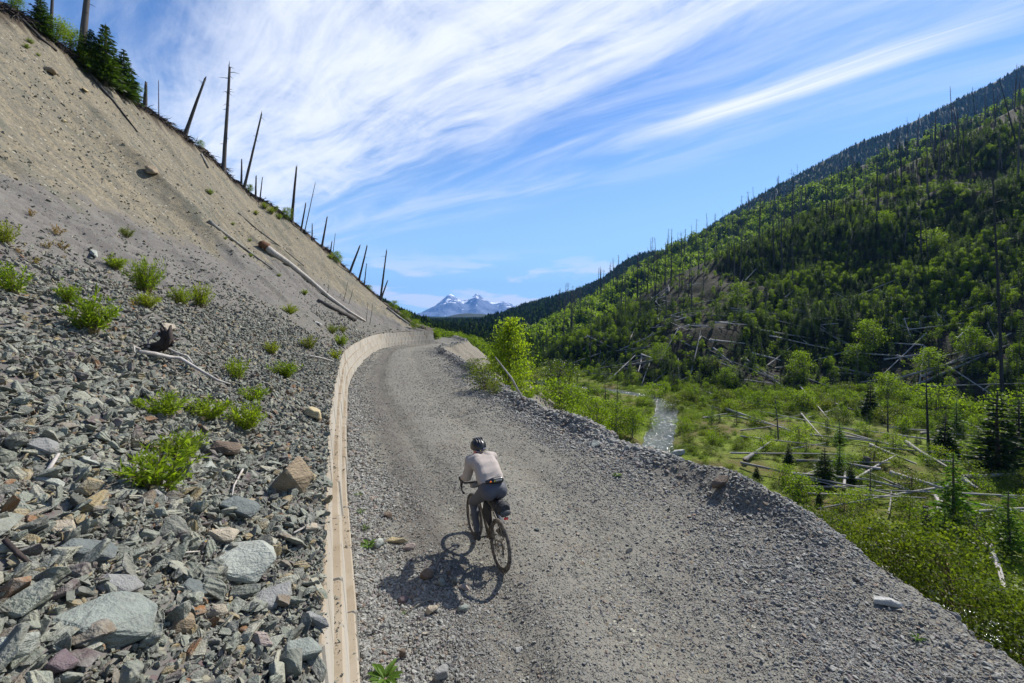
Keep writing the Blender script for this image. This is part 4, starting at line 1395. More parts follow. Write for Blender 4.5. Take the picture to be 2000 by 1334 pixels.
def joined(pair):
    """One mesh of trunk and crown, for cover that nobody would count."""
    me = bpy.data.meshes.new('plant')
    mb = MB()
    mats = []
    for k, m in enumerate(pair):
        v = np.zeros(len(m.vertices) * 3)
        m.vertices.foreach_get('co', v)
        mb.add(v.reshape(-1, 3), [tuple(p.vertices) for p in m.polygons], k)
        mats.append(m.materials[0])
    return mb.mesh('plant', mats)


CON_HI = [conifer(1.0, 10 + i, 24, 11, (M['bark'], M['spruce']), 0.22 + 0.03 * (i % 3), 10, wid=0.34) for i in range(3)]
CON_MID = [conifer(1.0, 20 + i, 14, 8, (M['bark'], M['pine'] if i % 2 else M['spruce']), 0.165 + 0.025 * (i % 3), 5, wid=0.46) for i in range(5)]


def conifer_far(seed, w=0.17, skirts=6):
    """Conifer for the far forests: ragged overlapping skirts of boughs round a stem."""
    r = np.random.default_rng(seed)
    tr, cr = MB(), MB()
    tr.tube([(0, 0, 0), (0, 0, 0.5), (0, 0, 0.97)], [0.014, 0.010, 0.002], 5)
    for k in range(skirts):
        f = k / skirts
        zb, zt = 0.07 + 0.80 * f, min(1.0, 0.07 + 0.80 * f + 0.30 * (1 - 0.35 * f))
        rad = w * (1 - 0.80 * f) * r.uniform(0.85, 1.15)
        m = 13
        a = np.arange(m) * 2 * math.pi / m + r.random()
        rr = rad * np.where(np.arange(m) % 2, 0.42, 1.0) * r.uniform(0.75, 1.2, m)
        zz = zb + r.normal(0, 0.02, m) + np.where(np.arange(m) % 2, 0.05, 0.0)
        vs = [(x, y, z) for x, y, z in zip(rr * np.cos(a), rr * np.sin(a), zz)] + [(0, 0, zt)]
        cr.add(vs, [(i, (i + 1) % m, m) for i in range(m)])
    return tr.mesh('trunk', M['bark'], True), cr.mesh('crown', M['pine'] if seed % 2 else M['spruce'])


CON_LO = [conifer_far(30 + i, 0.15 + 0.025 * (i % 3), 5 + i % 3) for i in range(5)]
LARCH = [conifer(1.0, 40 + i, 22, 10, (M['bark'], M['larch']), 0.24, 11, 0.0, open_=0.1, wid=0.24) for i in range(3)]
BR_MID = [broadleaf(1.0, 0.44 + 0.08 * (i % 3), 50 + i, 640, 0.062, None, 18 + 4 * (i % 2), stems=1 + i % 3) for i in range(6)]
BR_HI = [broadleaf(1.0, 0.6 + 0.1 * (i % 3), 60 + i, 2600, 0.036, None, 34, stems=1 + i % 2) for i in range(4)]
BR_LO = [broadleaf(1.0, 0.65, 70 + i, 130, 0.14, None, 10) for i in range(3)]
BUSH = [broadleaf(1.0, 1.35, 80 + i, 900, 0.075, (M['bark'], M['cover']), 26, 0.05, 1.0, 4) for i in range(4)]
BUSH_W = [broadleaf(1.0, 1.25, 85 + i, 1200, 0.065, (M['bark'], M['willow'] if i % 2 else M['broad']), 30, 0.06, 1.0, 5) for i in range(4)]
SNAGS = [snag_mesh(1.0, 0.010 + 0.003 * (i % 3), 90 + i, True, 22, M['snag'], 6, 0.01, 0.3) for i in range(6)]


def log_mesh(seed, mat, sides=7, r0=0.022, twigs=2):
    r = random.Random(seed)
    mb = MB()
    n = 9
    b = r.uniform(-0.9, 0.9)
    vs = []
    for i in range(n):                                  # rings stay square to x, for the mesh is stretched along x
        t = i / (n - 1)
        q = r0 * (1.2 - 0.7 * t) * (1.25 if i == 0 else 1.0)
        for k in range(sides):
            a = 2 * math.pi * k / sides
            w = q * (1 + 0.16 * (r.random() - 0.5))
            vs.append((t + 0.01 * (r.random() - 0.5) * (i in (0, n - 1)), b * math.sin(math.pi * t) + w * math.cos(a), 0.12 * math.sin(i * 1.1 + seed) + w * math.sin(a)))
    fs = [(i * sides + k, (i + 1) * sides + k, (i + 1) * sides + (k + 1) % sides, i * sides + (k + 1) % sides) for i in range(n - 1) for k in range(sides)]
    fs += [tuple(range(sides)), tuple((n - 1) * sides + k for k in range(sides - 1, -1, -1))]
    mb.add(vs, fs)
    twigs = 0
    for _ in range(twigs):
        t = r.uniform(0.3, 0.9)
        p = Vector((t, b * math.sin(math.pi * t), 0))
        d = Vector((r.uniform(0.02, 0.06), r.choice((-1, 1)) * r.uniform(1, 4), r.uniform(0.5, 3.0)))
        mb.tube([p, p + d], [r0 * 0.2, r0 * 0.05], 4, cap=False)
    return mb.mesh('fallen_log', mat, True)


LOGS = [log_mesh(i, M['log'] if i % 2 else M['silver'], r0=0.8 + 0.2 * (i % 3)) for i in range(7)]


def lay_log(a, b, mesh, thick, label, group=None, lift=0.5, name='fallen_log', cat='log'):
    """A log from a to b; its mesh is one unit long on x."""
    a, b = Vector(a), Vector(b)
    d = b - a
    L = d.length
    o = link(name, mesh)
    o.rotation_mode = 'QUATERNION'
    o.rotation_quaternion = Vector((1, 0, 0)).rotation_difference(d.normalized())
    o.scale = (L, thick, thick)
    o.location = a
    tag(o, label, cat, group)
    return o

# ---------------------------------------------------------------- bicycle and rider
REAR, FRONT = on_road(977, 1106), on_road(926, 1036)
BH = Vector((FRONT[0] - REAR[0], FRONT[1] - REAR[1], 0))
WB = 1.05
HEAD = math.atan2(BH.y, BH.x)
BZ = float(road_z(REAR[0], REAR[1]))
BZ2 = float(road_z(REAR[0] + BH.x, REAR[1] + BH.y))
PITCH = math.atan2(BZ2 - BZ, BH.length)
BIKE_M = Matrix.Translation((REAR[0], REAR[1], BZ - 0.004)) @ Matrix.Rotation(HEAD, 4, 'Z') @ Matrix.Rotation(-PITCH, 4, 'Y')


def lathe(a, b, ra, rb, seg=14, rings=5):
    """Closed tapered capsule from a to b."""
    a, b = Vector(a), Vector(b)
    d = b - a
    L = d.length
    q = Vector((0, 0, 1)).rotation_difference(d.normalized())
    prof = [(ra * math.sin(t), -ra * math.cos(t)) for t in np.linspace(0, math.pi / 2, rings)] + [(rb * math.cos(t), L + rb * math.sin(t)) for t in np.linspace(0, math.pi / 2, rings)]
    vs, fs = [], []
    for r, z in prof:
        for k in range(seg):
            an = 2 * math.pi * k / seg
            vs.append(a + q @ Vector((max(r, 1e-4) * math.cos(an), max(r, 1e-4) * math.sin(an), z)))
    for i in range(len(prof) - 1):
        for k in range(seg):
            k2 = (k + 1) % seg
            fs.append((i * seg + k, i * seg + k2, (i + 1) * seg + k2, (i + 1) * seg + k))
    fs.append(tuple(range(seg - 1, -1, -1)))
    fs.append(tuple((len(prof) - 1) * seg + k for k in range(seg)))
    return [tuple(v) for v in vs], fs


def fuse(mb, voxel, smooth=6, factor=0.5):
    """One continuous skin over overlapping closed shapes."""
    me = mb.mesh('fuse', [])
    o = link('fuse', me)
    rm = o.modifiers.new('r', 'REMESH')
    rm.mode, rm.voxel_size = 'VOXEL', voxel
    sm = o.modifiers.new('s', 'SMOOTH')
    sm.iterations, sm.factor = smooth, factor
    dg = bpy.context.evaluated_depsgraph_get()
    dg.update()
    out = bpy.data.meshes.new_from_object(o.evaluated_get(dg))
    bpy.data.objects.remove(o)
    return out


def capsule_distance(p, a, b, ra, rb):
    ab, ap = b - a, p - a
    t = max(0.0, min(1.0, ap.dot(ab) / max(ab.dot(ab), 1e-9)))
    return (ap - ab * t).length - (ra + (rb - ra) * t)


def build_bicycle():
    mud = plain('muddy_frame_paint', (.085, .07, .05), 0.5, 0.5, 9.0, 0.4)
    black = plain('black_rubber_parts', (.018, .018, .02), 0.55, 0.3, 20.0, 0.4)
    tape = plain('black_bar_tape', (.012, .012, .014), 0.6, 0.3, 60.0, 0.3)
    steel = plain('dusty_metal', (.28, .25, .21), 0.4, 0.3, 30.0, 0.5, 0.7)
    rimm = plain('muddy_rim', (.10, .085, .065), 0.5, 0.35, 14.0, 0.4)
    bagm = plain('black_bag_cloth', (.028, .028, .031), 0.75, 0.35, 26.0, 0.3, 0.0, 0.5, 0.01)
    bagl = plain('grey_bag_lid', (.06, .06, .064), 0.7, 0.3, 30.0, 0.3)
    m, g, out = material('dusty_tyre')
    c = g.n('ShaderNodeTexCoord').outputs['Object']
    n = g.noise(c, 16.0, 5.0, 0.6)
    col = g.mix(g.smooth(n, 0.35, 0.65), (.045, .043, .042), (.15, .13, .105))
    finish(g, out, col, 0.85, g.noise(c, 90.0, 2.0), 0.6, 0.006, 0.2)
    tyre = m
    root = empty('bicycle')
    root.matrix_world = BIKE_M
    tag(root, 'muddy dark gravel bicycle with drop bars and a black saddle bag', 'bicycle')
    R, TR = 0.345, 0.026

    def wheel(x, disc_y):
        w = MB()
        w.tube([(x, -0.05, R + .0), (x, 0.05, R)], [0.018, 0.018], 14)
        w.tube([(x, -0.032, R), (x, -0.026, R)], [0.034, 0.034], 16)
        w.tube([(x, 0.026, R), (x, 0.032, R)], [0.034, 0.034], 16)
        wo = w.obj('wheel', steel, root, True)
        t = MB()
        seg, sides = 110, 14
        vs, fs = [], []
        for i in range(seg):
            a = 2 * math.pi * i / seg
            for k in range(sides):
                b = 2 * math.pi * k / sides
                knob = 0.0022 * ((i + k) % 2) if math.cos(b) > 0.25 else 0.0
                rr = R - TR + (TR + knob) * math.cos(b)
                vs.append((x + rr * math.cos(a), (TR + knob) * math.sin(b) * 0.98, R + rr * math.sin(a)))
        for i in range(seg):
            for k in range(sides):
                i2, k2 = (i + 1) % seg, (k + 1) % sides
                fs.append((i * sides + k, i2 * sides + k, i2 * sides + k2, i * sides + k2))
        t.add(vs, fs)
        t.obj('tyre', tyre, wo)
        r_ = MB()
        r_.torus((x, 0, R), R - 2 * TR - 0.004, 0.013, seg=80, sides=10, squash=1.05)
        r_.obj('rim', rimm, wo, True)
        s = MB()
        for k in range(24):
            a = 2 * math.pi * k / 24
            b = a + (0.35 if k % 2 else -0.35) * (1 if (k // 2) % 2 else -1)
            y = 0.029 if k % 2 else -0.029
            s.tube([(x + 0.033 * math.cos(b), y, R + 0.033 * math.sin(b)), (x + (R - 2 * TR) * math.cos(a), 0, R + (R - 2 * TR) * math.sin(a))], [0.0016, 0.0016], 4)
        s.obj('spokes', steel, wo)
        d = MB()
        d.torus((x, disc_y, R), 0.068, 0.010, seg=40, sides=6, squash=0.15)
        for k in range(5):
            a = 2 * math.pi * k / 5
            d.tube([(x + 0.02 * math.cos(a), disc_y, R + 0.02 * math.sin(a)), (x + 0.062 * math.cos(a + .3), disc_y, R + 0.062 * math.sin(a + .3))], [0.004, 0.004], 5)
        d.obj('brake_disc', steel, wo, True)
    wheel(0.0, 0.045)
    wheel(WB, 0.045)
    BB = Vector((0.425, 0, 0.285))
    ST = Vector((0.27, 0, 0.80))
    HT, HB = Vector((0.795, 0, 0.90)), Vector((0.84, 0, 0.74))
    f = MB()
    f.tube([BB, ST], [0.017, 0.016], 12)
    f.tube([BB, HB - Vector((0.012, 0, 0.0))], [0.024, 0.021], 12)
    f.tube([ST - Vector((-0.012, 0, 0.03)), HT - Vector((0.0, 0, 0.035))], [0.016, 0.017], 12)
    f.tube([HT, HB], [0.023, 0.026], 12)
    f.tube([BB - Vector((0, 0.036, 0)), BB + Vector((0, 0.036, 0))], [0.024, 0.024], 14)
    for s in (-1, 1):
        f.tube([BB + Vector((-0.03, s * 0.02, 0.0)), Vector((0.18, s * 0.045, 0.315)), Vector((0.0, s * 0.068, 0.345))], [0.011, 0.010, 0.009], 9)
        f.tube([ST + Vector((0.0, s * 0.012, -0.09)), Vector((0.16, s * 0.045, 0.58)), Vector((0.0, s * 0.068, 0.36))], [0.009, 0.008, 0.008], 9)
    f.obj('frame', mud, root, True)
    k = MB()
    for s in (-1, 1):
        k.tube([HB + Vector((0.004, s * 0.03, -0.02)), Vector((0.90, s * 0.055, 0.62)), Vector((1.0, s * 0.058, 0.42)), Vector((WB, s * 0.058, 0.345))], [0.016, 0.016, 0.012, 0.010], 10)
    k.box((0.85, 0, 0.735), (0.05, 0.11, 0.045), (0, -0.3, 0), 0, 0.012)
    k.obj('fork', mud, root, True)
    sp = MB()
    sp.tube([ST - Vector((-.012, 0, .05)), Vector((0.225, 0, 0.945))], [0.0135, 0.0135], 12)
    sp.obj('seat_post', black, root, True)
    sd = MB()
    sd.ball((0.145, 0, 0.968), (0.085, 0.075, 0.022), (0, 0.03, 0))
    sd.ball((0.26, 0, 0.968), (0.15, 0.030, 0.018), (0, 0.0, 0))
    sd.box((0.21, 0, 0.945), (0.14, 0.05, 0.012), None, 0, 0.003)
    sadd = fuse(sd, 0.008, 4)
    sadd.materials.append(tape)
    for p in sadd.polygons:
        p.use_smooth = True
    link('saddle', sadd, root)
    # bars: flat top, forward reach, then the drop
    stm = MB()
    stm.tube([HT + Vector((-.01, 0, 0.0)), HT + Vector((-.018, 0, 0.045))], [0.022, 0.022], 12)
    stm.tube([HT + Vector((-.015, 0, 0.03)), Vector((0.868, 0, 0.955))], [0.017, 0.017], 10)
    stm.obj('stem', black, root, True)
    hb = MB()
    for s in (-1, 1):
        hb.tube([(0.868, s * y, 0.957) for y in (0.0, 0.06, 0.12, 0.19)] + [(0.885, s * 0.215, 0.957), (0.93, s * 0.225, 0.955), (0.965, s * 0.232, 0.935), (0.968, s * 0.238, 0.895), (0.94, s * 0.243, 0.845), (0.89, s * 0.246, 0.825), (0.82, s * 0.248, 0.822)],
                [0.016] * 4 + [0.0155] * 7, 10, seed=2)
    hb.obj('handlebar', tape, root, True)
    for s in (-1, 1):
        hd = MB()
        hd.tube([(0.945, s * 0.228, 0.958), (0.985, s * 0.226, 0.972), (1.015, s * 0.222, 0.998), (1.022, s * 0.222, 1.018)], [0.018, 0.0165, 0.015, 0.011], 10)
        ho = hd.obj('brake_hood', tape, root, True)
        lv = MB()
        lv.tube([(1.018, s * 0.224, 0.985), (1.03, s * 0.232, 0.94), (1.015, s * 0.24, 0.89), (0.995, s * 0.246, 0.855)], [0.008, 0.009, 0.008, 0.004], 8)
        lv.obj('brake_lever', black, ho, True)
    # small pale roll and dark box in front of the bar
    fb = MB()
    fb.box((0.90, 0.03, 0.90), (0.10, 0.17, 0.10), (0, .2, 0), 0, 0.03)
    fb.obj('front_bag', plain('pale_grey_bag', (.24, .235, .22), 0.8, 0.3, 20.0), root, True)
    tb = MB()
    tb.box((0.46, 0, 0.62), (0.30, 0.055, 0.26), (0, -0.35, 0), 0, 0.02)
    tb.obj('frame_bag', bagm, root, True)
    # drive side
    cs = MB()
    for rr, y in ((0.085, -0.048),):
        cs.torus((BB.x, y, BB.z), rr, 0.006, seg=44, sides=6, squash=0.5)
        for q in range(5):
            a = 2 * math.pi * q / 5
            cs.tube([(BB.x, y, BB.z), (BB.x + rr * math.cos(a), y, BB.z + rr * math.sin(a))], [0.008, 0.006], 6)
    cs.obj('chainring', steel, root, True)
    ca = MB()
    PL, PR = Vector((0.580, 0.075, 0.215)), Vector((0.270, -0.075, 0.355))
    ca.tube([BB + Vector((0, 0.055, 0)), PL], [0.012, 0.010], 8)
    ca.obj('crank', black, root, True)
    cb = MB()
    cb.tube([BB + Vector((0, -0.06, 0)), PR], [0.012, 0.010], 8)
    cb.obj('crank', black, root, True)
    for pc, s in ((PL, 1), (PR, -1)):
        pd = MB()
        pd.box((pc.x, pc.y + s * 0.06, pc.z), (0.085, 0.075, 0.022), None, 0, 0.006)
        pd.obj('pedal', black, root, True)
    cg = MB()
    for q in range(6):
        cg.torus((0, -0.036 - 0.004 * q, R), 0.075 - 0.007 * q, 0.0035, seg=36, sides=6, squash=0.5)
    cg.obj('cassette', steel, root, True)
    ch = MB()
    ch.tube([(0.0, -0.046, R + 0.06), (BB.x, -0.048, BB.z + 0.085)], [0.005, 0.005], 6)
    ch.tube([(0.02, -0.046, R - 0.20), (BB.x, -0.048, BB.z - 0.085)], [0.005, 0.005], 6)
    ch.obj('chain', steel, root)
    rd = MB()
    rd.box((0.01, -0.05, R - 0.09), (0.035, 0.02, 0.13), (0, 0.15, 0), 0, 0.006)
    rd.torus((0.02, -0.048, R - 0.17), 0.026, 0.006, seg=20, sides=6)
    rd.torus((0.005, -0.048, R - 0.06), 0.026, 0.006, seg=20, sides=6)
    rd.obj('rear_derailleur', black, root, True)
    # saddle bag: rolled rear end with a lid and a strap
    sb = MB()
    for (a, b, ra, rb) in (((0.19, 0, 0.90), (0.02, 0, 0.885), 0.045, 0.082), ((0.02, 0, 0.885), (-0.13, 0, 0.90), 0.088, 0.092), ((0.22, 0, 0.80), (0.10, 0, 0.87), 0.03, 0.06)):
        sb.add(*lathe(a, b, ra, rb))
    for q in range(5):
        a = q * 1.25
        sb.ball((-0.02 - 0.03 * q, 0.055 * math.cos(a), 0.89 + 0.055 * math.sin(a)), (0.055, 0.045, 0.045))
    bag = fuse(sb, 0.010, 5)
    for v in bag.vertices:
        v.co += v.co.normalized() * 0.006 * mnoise.noise(v.co * 28.0)
        if v.co.x < -0.185:
            v.co.x = -0.185 + (v.co.x + 0.185) * 0.3
    bag.materials.append(bagm)
    for p in bag.polygons:
        p.use_smooth = True
    bo = link('saddle_bag', bag, root)
    lid = MB()
    lid.ball((-0.195, 0, 0.862), (0.028, 0.082, 0.042), (0, 0.25, 0))
    lid.obj('bag_lid', bagl, bo, True)
    st = MB()
    st.tube([(-0.10 + 0.0 * t, 0.096 * math.cos(t), 0.893 + 0.096 * math.sin(t)) for t in np.linspace(0, 6.28, 25)], [0.006] * 25, 5, cap=False)
    st.obj('strap', black, bo, True)
    tl = MB()
    red, g2, out2 = material('red_tail_light')
    finish(g2, out2, (.55, .012, .015), 0.3, None, spec=0.6)
    tl.box((-0.205, 0.0, 0.792), (0.02, 0.062, 0.032), (0, 0.15, 0), 0, 0.008)
    lo = tl.obj('tail_light', red, root, True)
    br = MB()
    br.tube([(-0.19, 0, 0.80), (-0.15, 0, 0.83)], [0.008, 0.008], 6)
    br.obj('light_bracket', black, lo, True)
    return root


def build_rider():
    cloth = plain('dusty_pink_jersey', (.345, .30, .27), 0.9, 0.03, 40.0, 0.15, 0.0, 0.1, 0.002)
    tights = plain('grey_tights', (.068, .071, .085), 0.7, 0.08, 50.0, 0.3, 0.0, 0.2, 0.003)
    skin = plain('skin', (.48, .29, .215), 0.55, 0.1, 30.0, 0.4)
    black = plain('black_shell', (.012, .012, .014), 0.35, 0.2, 20.0, 0.5)
    shoe = plain('black_shoe', (.02, .02, .022), 0.6, 0.3, 30.0, 0.4)
    glove = plain('black_glove', (.016, .016, .018), 0.75, 0.3, 40.0, 0.3)
    LY = 0.045                                   # the rider sits a little left of the frame
    V = lambda x, y, z: Vector((x, y, z))
    caps = []                                    # (a, b, ra, rb, tag)
    hipL, hipR = V(.22, .120, 1.03), V(.22, -.045, 1.03)
    kneeL, kneeR = V(.635, .165, .745), V(.575, -.115, .80)
    ankL, ankR = V(.535, .135, .315), V(.205, -.125, .46)
    shL, shR = V(.590, .215, 1.375), V(.590, -.130, 1.385)
    elL, elR = V(.690, .235, 1.12), V(.710, -.215, 1.13)
    wrL, wrR = V(.905, .232, 1.035), V(.905, -.222, 1.035)
    T = 'tights'
    caps.append((V(.115, -.035, 1.075), V(.115, .105, 1.075), .098, .098, T))
    for hip, knee, ank in ((hipL, kneeL, ankL), (hipR, kneeR, ankR)):
        caps.append((hip, knee, .100, .064, T))
        caps.append((hip + V(-.01, 0, .02), hip.lerp(knee, .45), .112, .086, T))
        caps.append((knee, ank, .058, .038, T))
        c = knee.lerp(ank, .3) + V(-.02, 0, 0)
        caps.append((c, knee.lerp(ank, .55), .055, .045, T))
    for y, s in ((.115, 1), (-.045, -1)):        # buttocks
        caps.append((V(.115, y, 1.055), V(.20, y, 1.10), .112, .115, T))
    caps.append((V(.19, LY - .05, 1.13), V(.19, LY + .05, 1.13), .12, .12, T))
    J = 'jersey'
    sp = [V(.215, LY, 1.17), V(.30, LY, 1.255), V(.40, LY, 1.325), V(.50, LY, 1.362), V(.575, LY, 1.38)]
    for i in range(4):
        for y in (-.078, -.052, -.026, 0.0, .026, .052, .078):
            k = 1.0 + 0.25 * i / 3
            caps.append((sp[i] + V(0, y * k, 0), sp[i + 1] + V(0, y * (k + .08), 0), .098 - .004 * i, .098 - .006 * i, J))
    for s, e, w in ((shL, elL, wrL), (shR, elR, wrR)):
        mid = V(.56, LY + (s.y - LY) * .55, 1.385)
        caps.append((mid, s, .095, .074, J))
        caps.append((s, e, .070, .052, J))
        caps.append((e, w, .047, .032, J))
    nk = V(.635, LY, 1.43)
    hd = V(.735, LY - .004, 1.515)
    caps.append((nk, hd - V(.02, 0, .03), .058, .052, 'skin'))
    caps.append((hd + V(-.03, 0, .03), hd + V(.045, 0, -.02), .082, .074, 'skin'))
    caps.append((hd + V(.035, 0, -.035), hd + V(.062, 0, -.075), .055, .035, 'skin'))     # jaw and chin
    caps.append((hd + V(.108, 0, .0), hd + V(.128, 0, -.03), .012, .016, 'skin'))         # nose
    for s in (-1, 1):
        caps.append((hd + V(.0, s * .078, -.012), hd + V(-.012, s * .086, .018), .012, .016, 'skin'))   # ears
    for ank, s in ((ankL, 1), (ankR, -1)):
        heel, toe = ank + V(-.055, 0, -.065), ank + V(.165, 0, -.085 if s > 0 else -.10)
        caps.append((ank, heel, .042, .034, 'shoe'))
        caps.append((heel, toe, .036, .030, 'shoe'))
        caps.append((ank + V(.02, 0, -.02), toe + V(-.03, 0, .012), .040, .030, 'shoe'))
    # hands: palm, four bent fingers of unequal length round the hood, thumb on the inner side
    for w, s in ((wrL, 1), (wrR, -1)):
        G = 'glove'
        palm = V(.965, s * .226, 1.028)
        caps.append((w, w.lerp(palm, .5), .030, .030, G))
        for q in (-.022, 0, .022):
            caps.append((w.lerp(palm, .45) + V(0, q * .6, 0), palm + V(0, q, -.004), .022, .018, G))
        for j, (dx, L) in enumerate(((.026, .95), (.008, 1.05), (-.010, 1.0), (-.028, .82))):
            k0 = palm + V(dx, s * .024, .0)
            k1 = k0 + V(.018 * L, s * .020 * L, -.020 * L)
            k2 = k1 + V(.006, s * -.004, -.030 * L)
            k3 = k2 + V(-.002, s * -.022 * L, -.014 * L)
            caps.append((k0, k1, .0115, .0105, G))
            caps.append((k1, k2, .0105, .0095, G))
            caps.append((k2, k3, .0095, .008, G))
        t0 = palm + V(-.02, s * -.022, -.004)
        t1 = t0 + V(.030, s * -.016, -.016)
        caps.append((t0, t1, .013, .0115, G))
        caps.append((t1, t1 + V(.024, s * .004, -.018), .0115, .009, G))
    mb = MB()
    for a, b, ra, rb, _t in caps:
        mb.add(*lathe(a, b, ra, rb))
    body = fuse(mb, 0.0085, 9, 0.5)
    mats = {'skin': skin, 'jersey': cloth, 'tights': tights, 'glove': glove, 'shoe': shoe}
    order = list(mats)
    for t in order:
        body.materials.append(mats[t])
    tags = []
    for p in body.polygons:
        c = p.center
        best = min(caps, key=lambda q: capsule_distance(c, *q[:4]))
        t = best[4]
        if t == 'tights' and c.z > 1.185 - 0.30 * (c.x - 0.15):
            t = 'jersey'
        if t == 'jersey' and c.x < .34 and c.z < 1.175 - 0.30 * (c.x - 0.15):
            t = 'tights'
        tags.append(t)
        p.material_index = order.index(t)
        p.use_smooth = True
    root = link('person', body)
    root.matrix_world = BIKE_M
    tag(root, 'cyclist in dusty pink jersey, grey tights and black helmet leaning on the bars', 'person')
    body.update()
    nrm = [v.normal.copy() for v in body.vertices]

    def garment(name, which, off, fold):
        vmap, vs, fs = {}, [], []
        for p, t in zip(body.polygons, tags):
            if t not in which:
                continue
            f = []
            for i in p.vertices:
                if i not in vmap:
                    vmap[i] = len(vs)
                    co = body.vertices[i].co
                    w = mnoise.noise(Vector((co.x * 7, co.y * 5, co.z * 7))) + 0.45 * (1 - abs(mnoise.noise(Vector((co.x * 9 + co.y * 6, co.y * 4, co.z * 10)))) * 2)
                    vs.append(co + nrm[i] * (off + fold * w))
                f.append(vmap[i])
            fs.append(f)
        m2 = MB().add([tuple(v) for v in vs], fs)
        o = m2.obj(name, mats[which[0]], root, True)
        sol = o.modifiers.new('thickness', 'SOLIDIFY')
        sol.thickness, sol.offset = 0.003, 1.0
        return o
    garment('jersey', ('jersey',), 0.012, 0.012)
    garment('tights', ('tights',), 0.003, 0.001)
    # helmet: ribbed shell, dark band at the back, pale cap and red strap below
    bm = bmesh.new()
    bmesh.ops.create_uvsphere(bm, u_segments=36, v_segments=20, radius=1.0)
    for v in list(bm.verts):
        if v.co.z < -0.32:
            bm.verts.remove(v)
    for v in bm.verts:
        a = math.atan2(v.co.y, v.co.x)
        rib = 1 + 0.035 * math.cos(5 * v.co.y * 3.1416) * max(0, v.co.z)
        v.co = Vector((v.co.x * 0.155 * rib, v.co.y * 0.120 * rib, v.co.z * 0.120 * rib))
    hl = MB().bm(bm)
    bm.free()
    he = hl.obj('helmet', black, root, True)
    he.location, he.rotation_euler = hd + V(.0, 0, .035), (0, -0.05, 0)
    so = he.modifiers.new('thickness', 'SOLIDIFY')
    so.thickness, so.offset = 0.018, -1.0
    for y in (-0.06, -0.02, 0.02, 0.06):
        r_ = MB()
        pts = [(0.155 * math.cos(t) * (1 - 0.4 * abs(y) / .1), y * (1 - 0.25 * abs(math.cos(t))), 0.120 * math.sin(t) * (1 - 3.5 * y * y)) for t in np.linspace(0.35, 2.75, 14)]
        r_.tube(pts, [0.004] + [0.012] * 12 + [0.004], 7)
        r_.obj('helmet_rib', black, he, True)
    vis = MB()
    lens, g, out = material('mirror_lens')
    finish(g, out, (.02, .03, .07), 0.08, None, spec=0.9)
    a = np.linspace(math.pi * 0.62, math.pi * 1.38, 15)
    vs = []
    for zz, rr in ((-0.028, 0.158), (0.018, 0.152)):
        vs += [(rr * math.cos(t), rr * 0.735 * math.sin(t), zz + 0.008 * abs(math.sin(t))) for t in a]
    vis.add(vs, [(i, i + 1, 16 + i, 15 + i) for i in range(14)])
    vo = vis.obj('eyewear', lens, he, True)
    so = vo.modifiers.new('thickness', 'SOLIDIFY')
    so.thickness = 0.006
    white = plain('pale_cap', (.55, .53, .66), 0.8, 0.1)
    cp = MB()
    cp.ball(hd + V(-.02, 0, -.002), (.098, .086, .062))
    cp.obj('cap', white, root, True)
    red = plain('red_strap', (.6, .05, .02), 0.6, 0.1)
    rs = MB()
    rs.tube([hd + V(-.05, .080, -.03), hd + V(-.085, .05, -.045), hd + V(-.098, .0, -.048)], [.008, .009, .008], 6)
    rs.tube([hd + V(-.05, .080, -.03), hd + V(-.02, .088, -.075)], [.008, .006], 6)
    rs.obj('helmet_strap', red, root, True)
    yl = MB()
    yl.ball(V(-.150, .018, -.022), (.006, .010, .010))
    yl.obj('helmet_dial', plain('yellow_dial', (.7, .6, .02), 0.5, 0.1), he, True)
    mk = MB()
    for y, w_ in ((-.035, .010), (-.052, .006), (-.066, .010)):
        mk.box((-.158 + abs(y) * .28, y, -.002), (.004, w_, .020), (0, 0, y * -4), 0, 0.0)
    mk.obj('helmet_lettering', white, he)
    # waist pack: belt, pouch, orange buckle, pale lettering
    belt = MB()
    cen = V(.215, LY, 1.195)
    pts = []
    for t in np.linspace(0, 2 * math.pi, 40, endpoint=False):
        pts.append(cen + V(.118 * math.cos(t) * .97, .178 * math.sin(t), -.10 * math.cos(t) * .35 - .02))
    pts.append(pts[0])
    belt.tube(pts, [0.016] * 41, 6, cap=False)
    bo = belt.obj('waist_belt', glove, root, True)
    pk = MB()
    for y0, y1 in ((-.10, .02),):
        pk.add(*lathe(cen + V(-.118, y0, .02), cen + V(-.128, y1, .022), .048, .048))
        pk.add(*lathe(cen + V(-.118, y1, .02), cen + V(-.108, .10, .012), .044, .03))
        pk.add(*lathe(cen + V(-.105, y0, .02), cen + V(-.085, -.13, .015), .044, .028))
    pm = fuse(pk, 0.007, 3)
    pm.materials.append(black)
    for p in pm.polygons:
        p.use_smooth = True
    po = link('waist_pack', pm, root)
    og = MB()
    og.ball(cen + V(-.158, .068, .026), (.013, .014, .013))
    og.obj('buckle', plain('orange_buckle', (.85, .16, .02), 0.5, 0.1), po, True)
    lt = MB()
    for q in range(5):
        lt.box(cen + V(-.176, -.01 - .020 * q, .036), (.004, .011, .018), (0, -.3, 0), 0, 0.0)
    lt.obj('pack_lettering', plain('pale_print', (.42, .45, .47), 0.7, 0.1), po)
    ylw = MB()
    ylw.box(cen + V(-.176, .013, .033), (.004, .009, .022), (0, -.3, 0), 0, 0.0)
    ylw.obj('zip_pull', plain('lime_print', (.55, .6, .03), 0.7, 0.1), po)
    return root


build_bicycle()
build_rider()

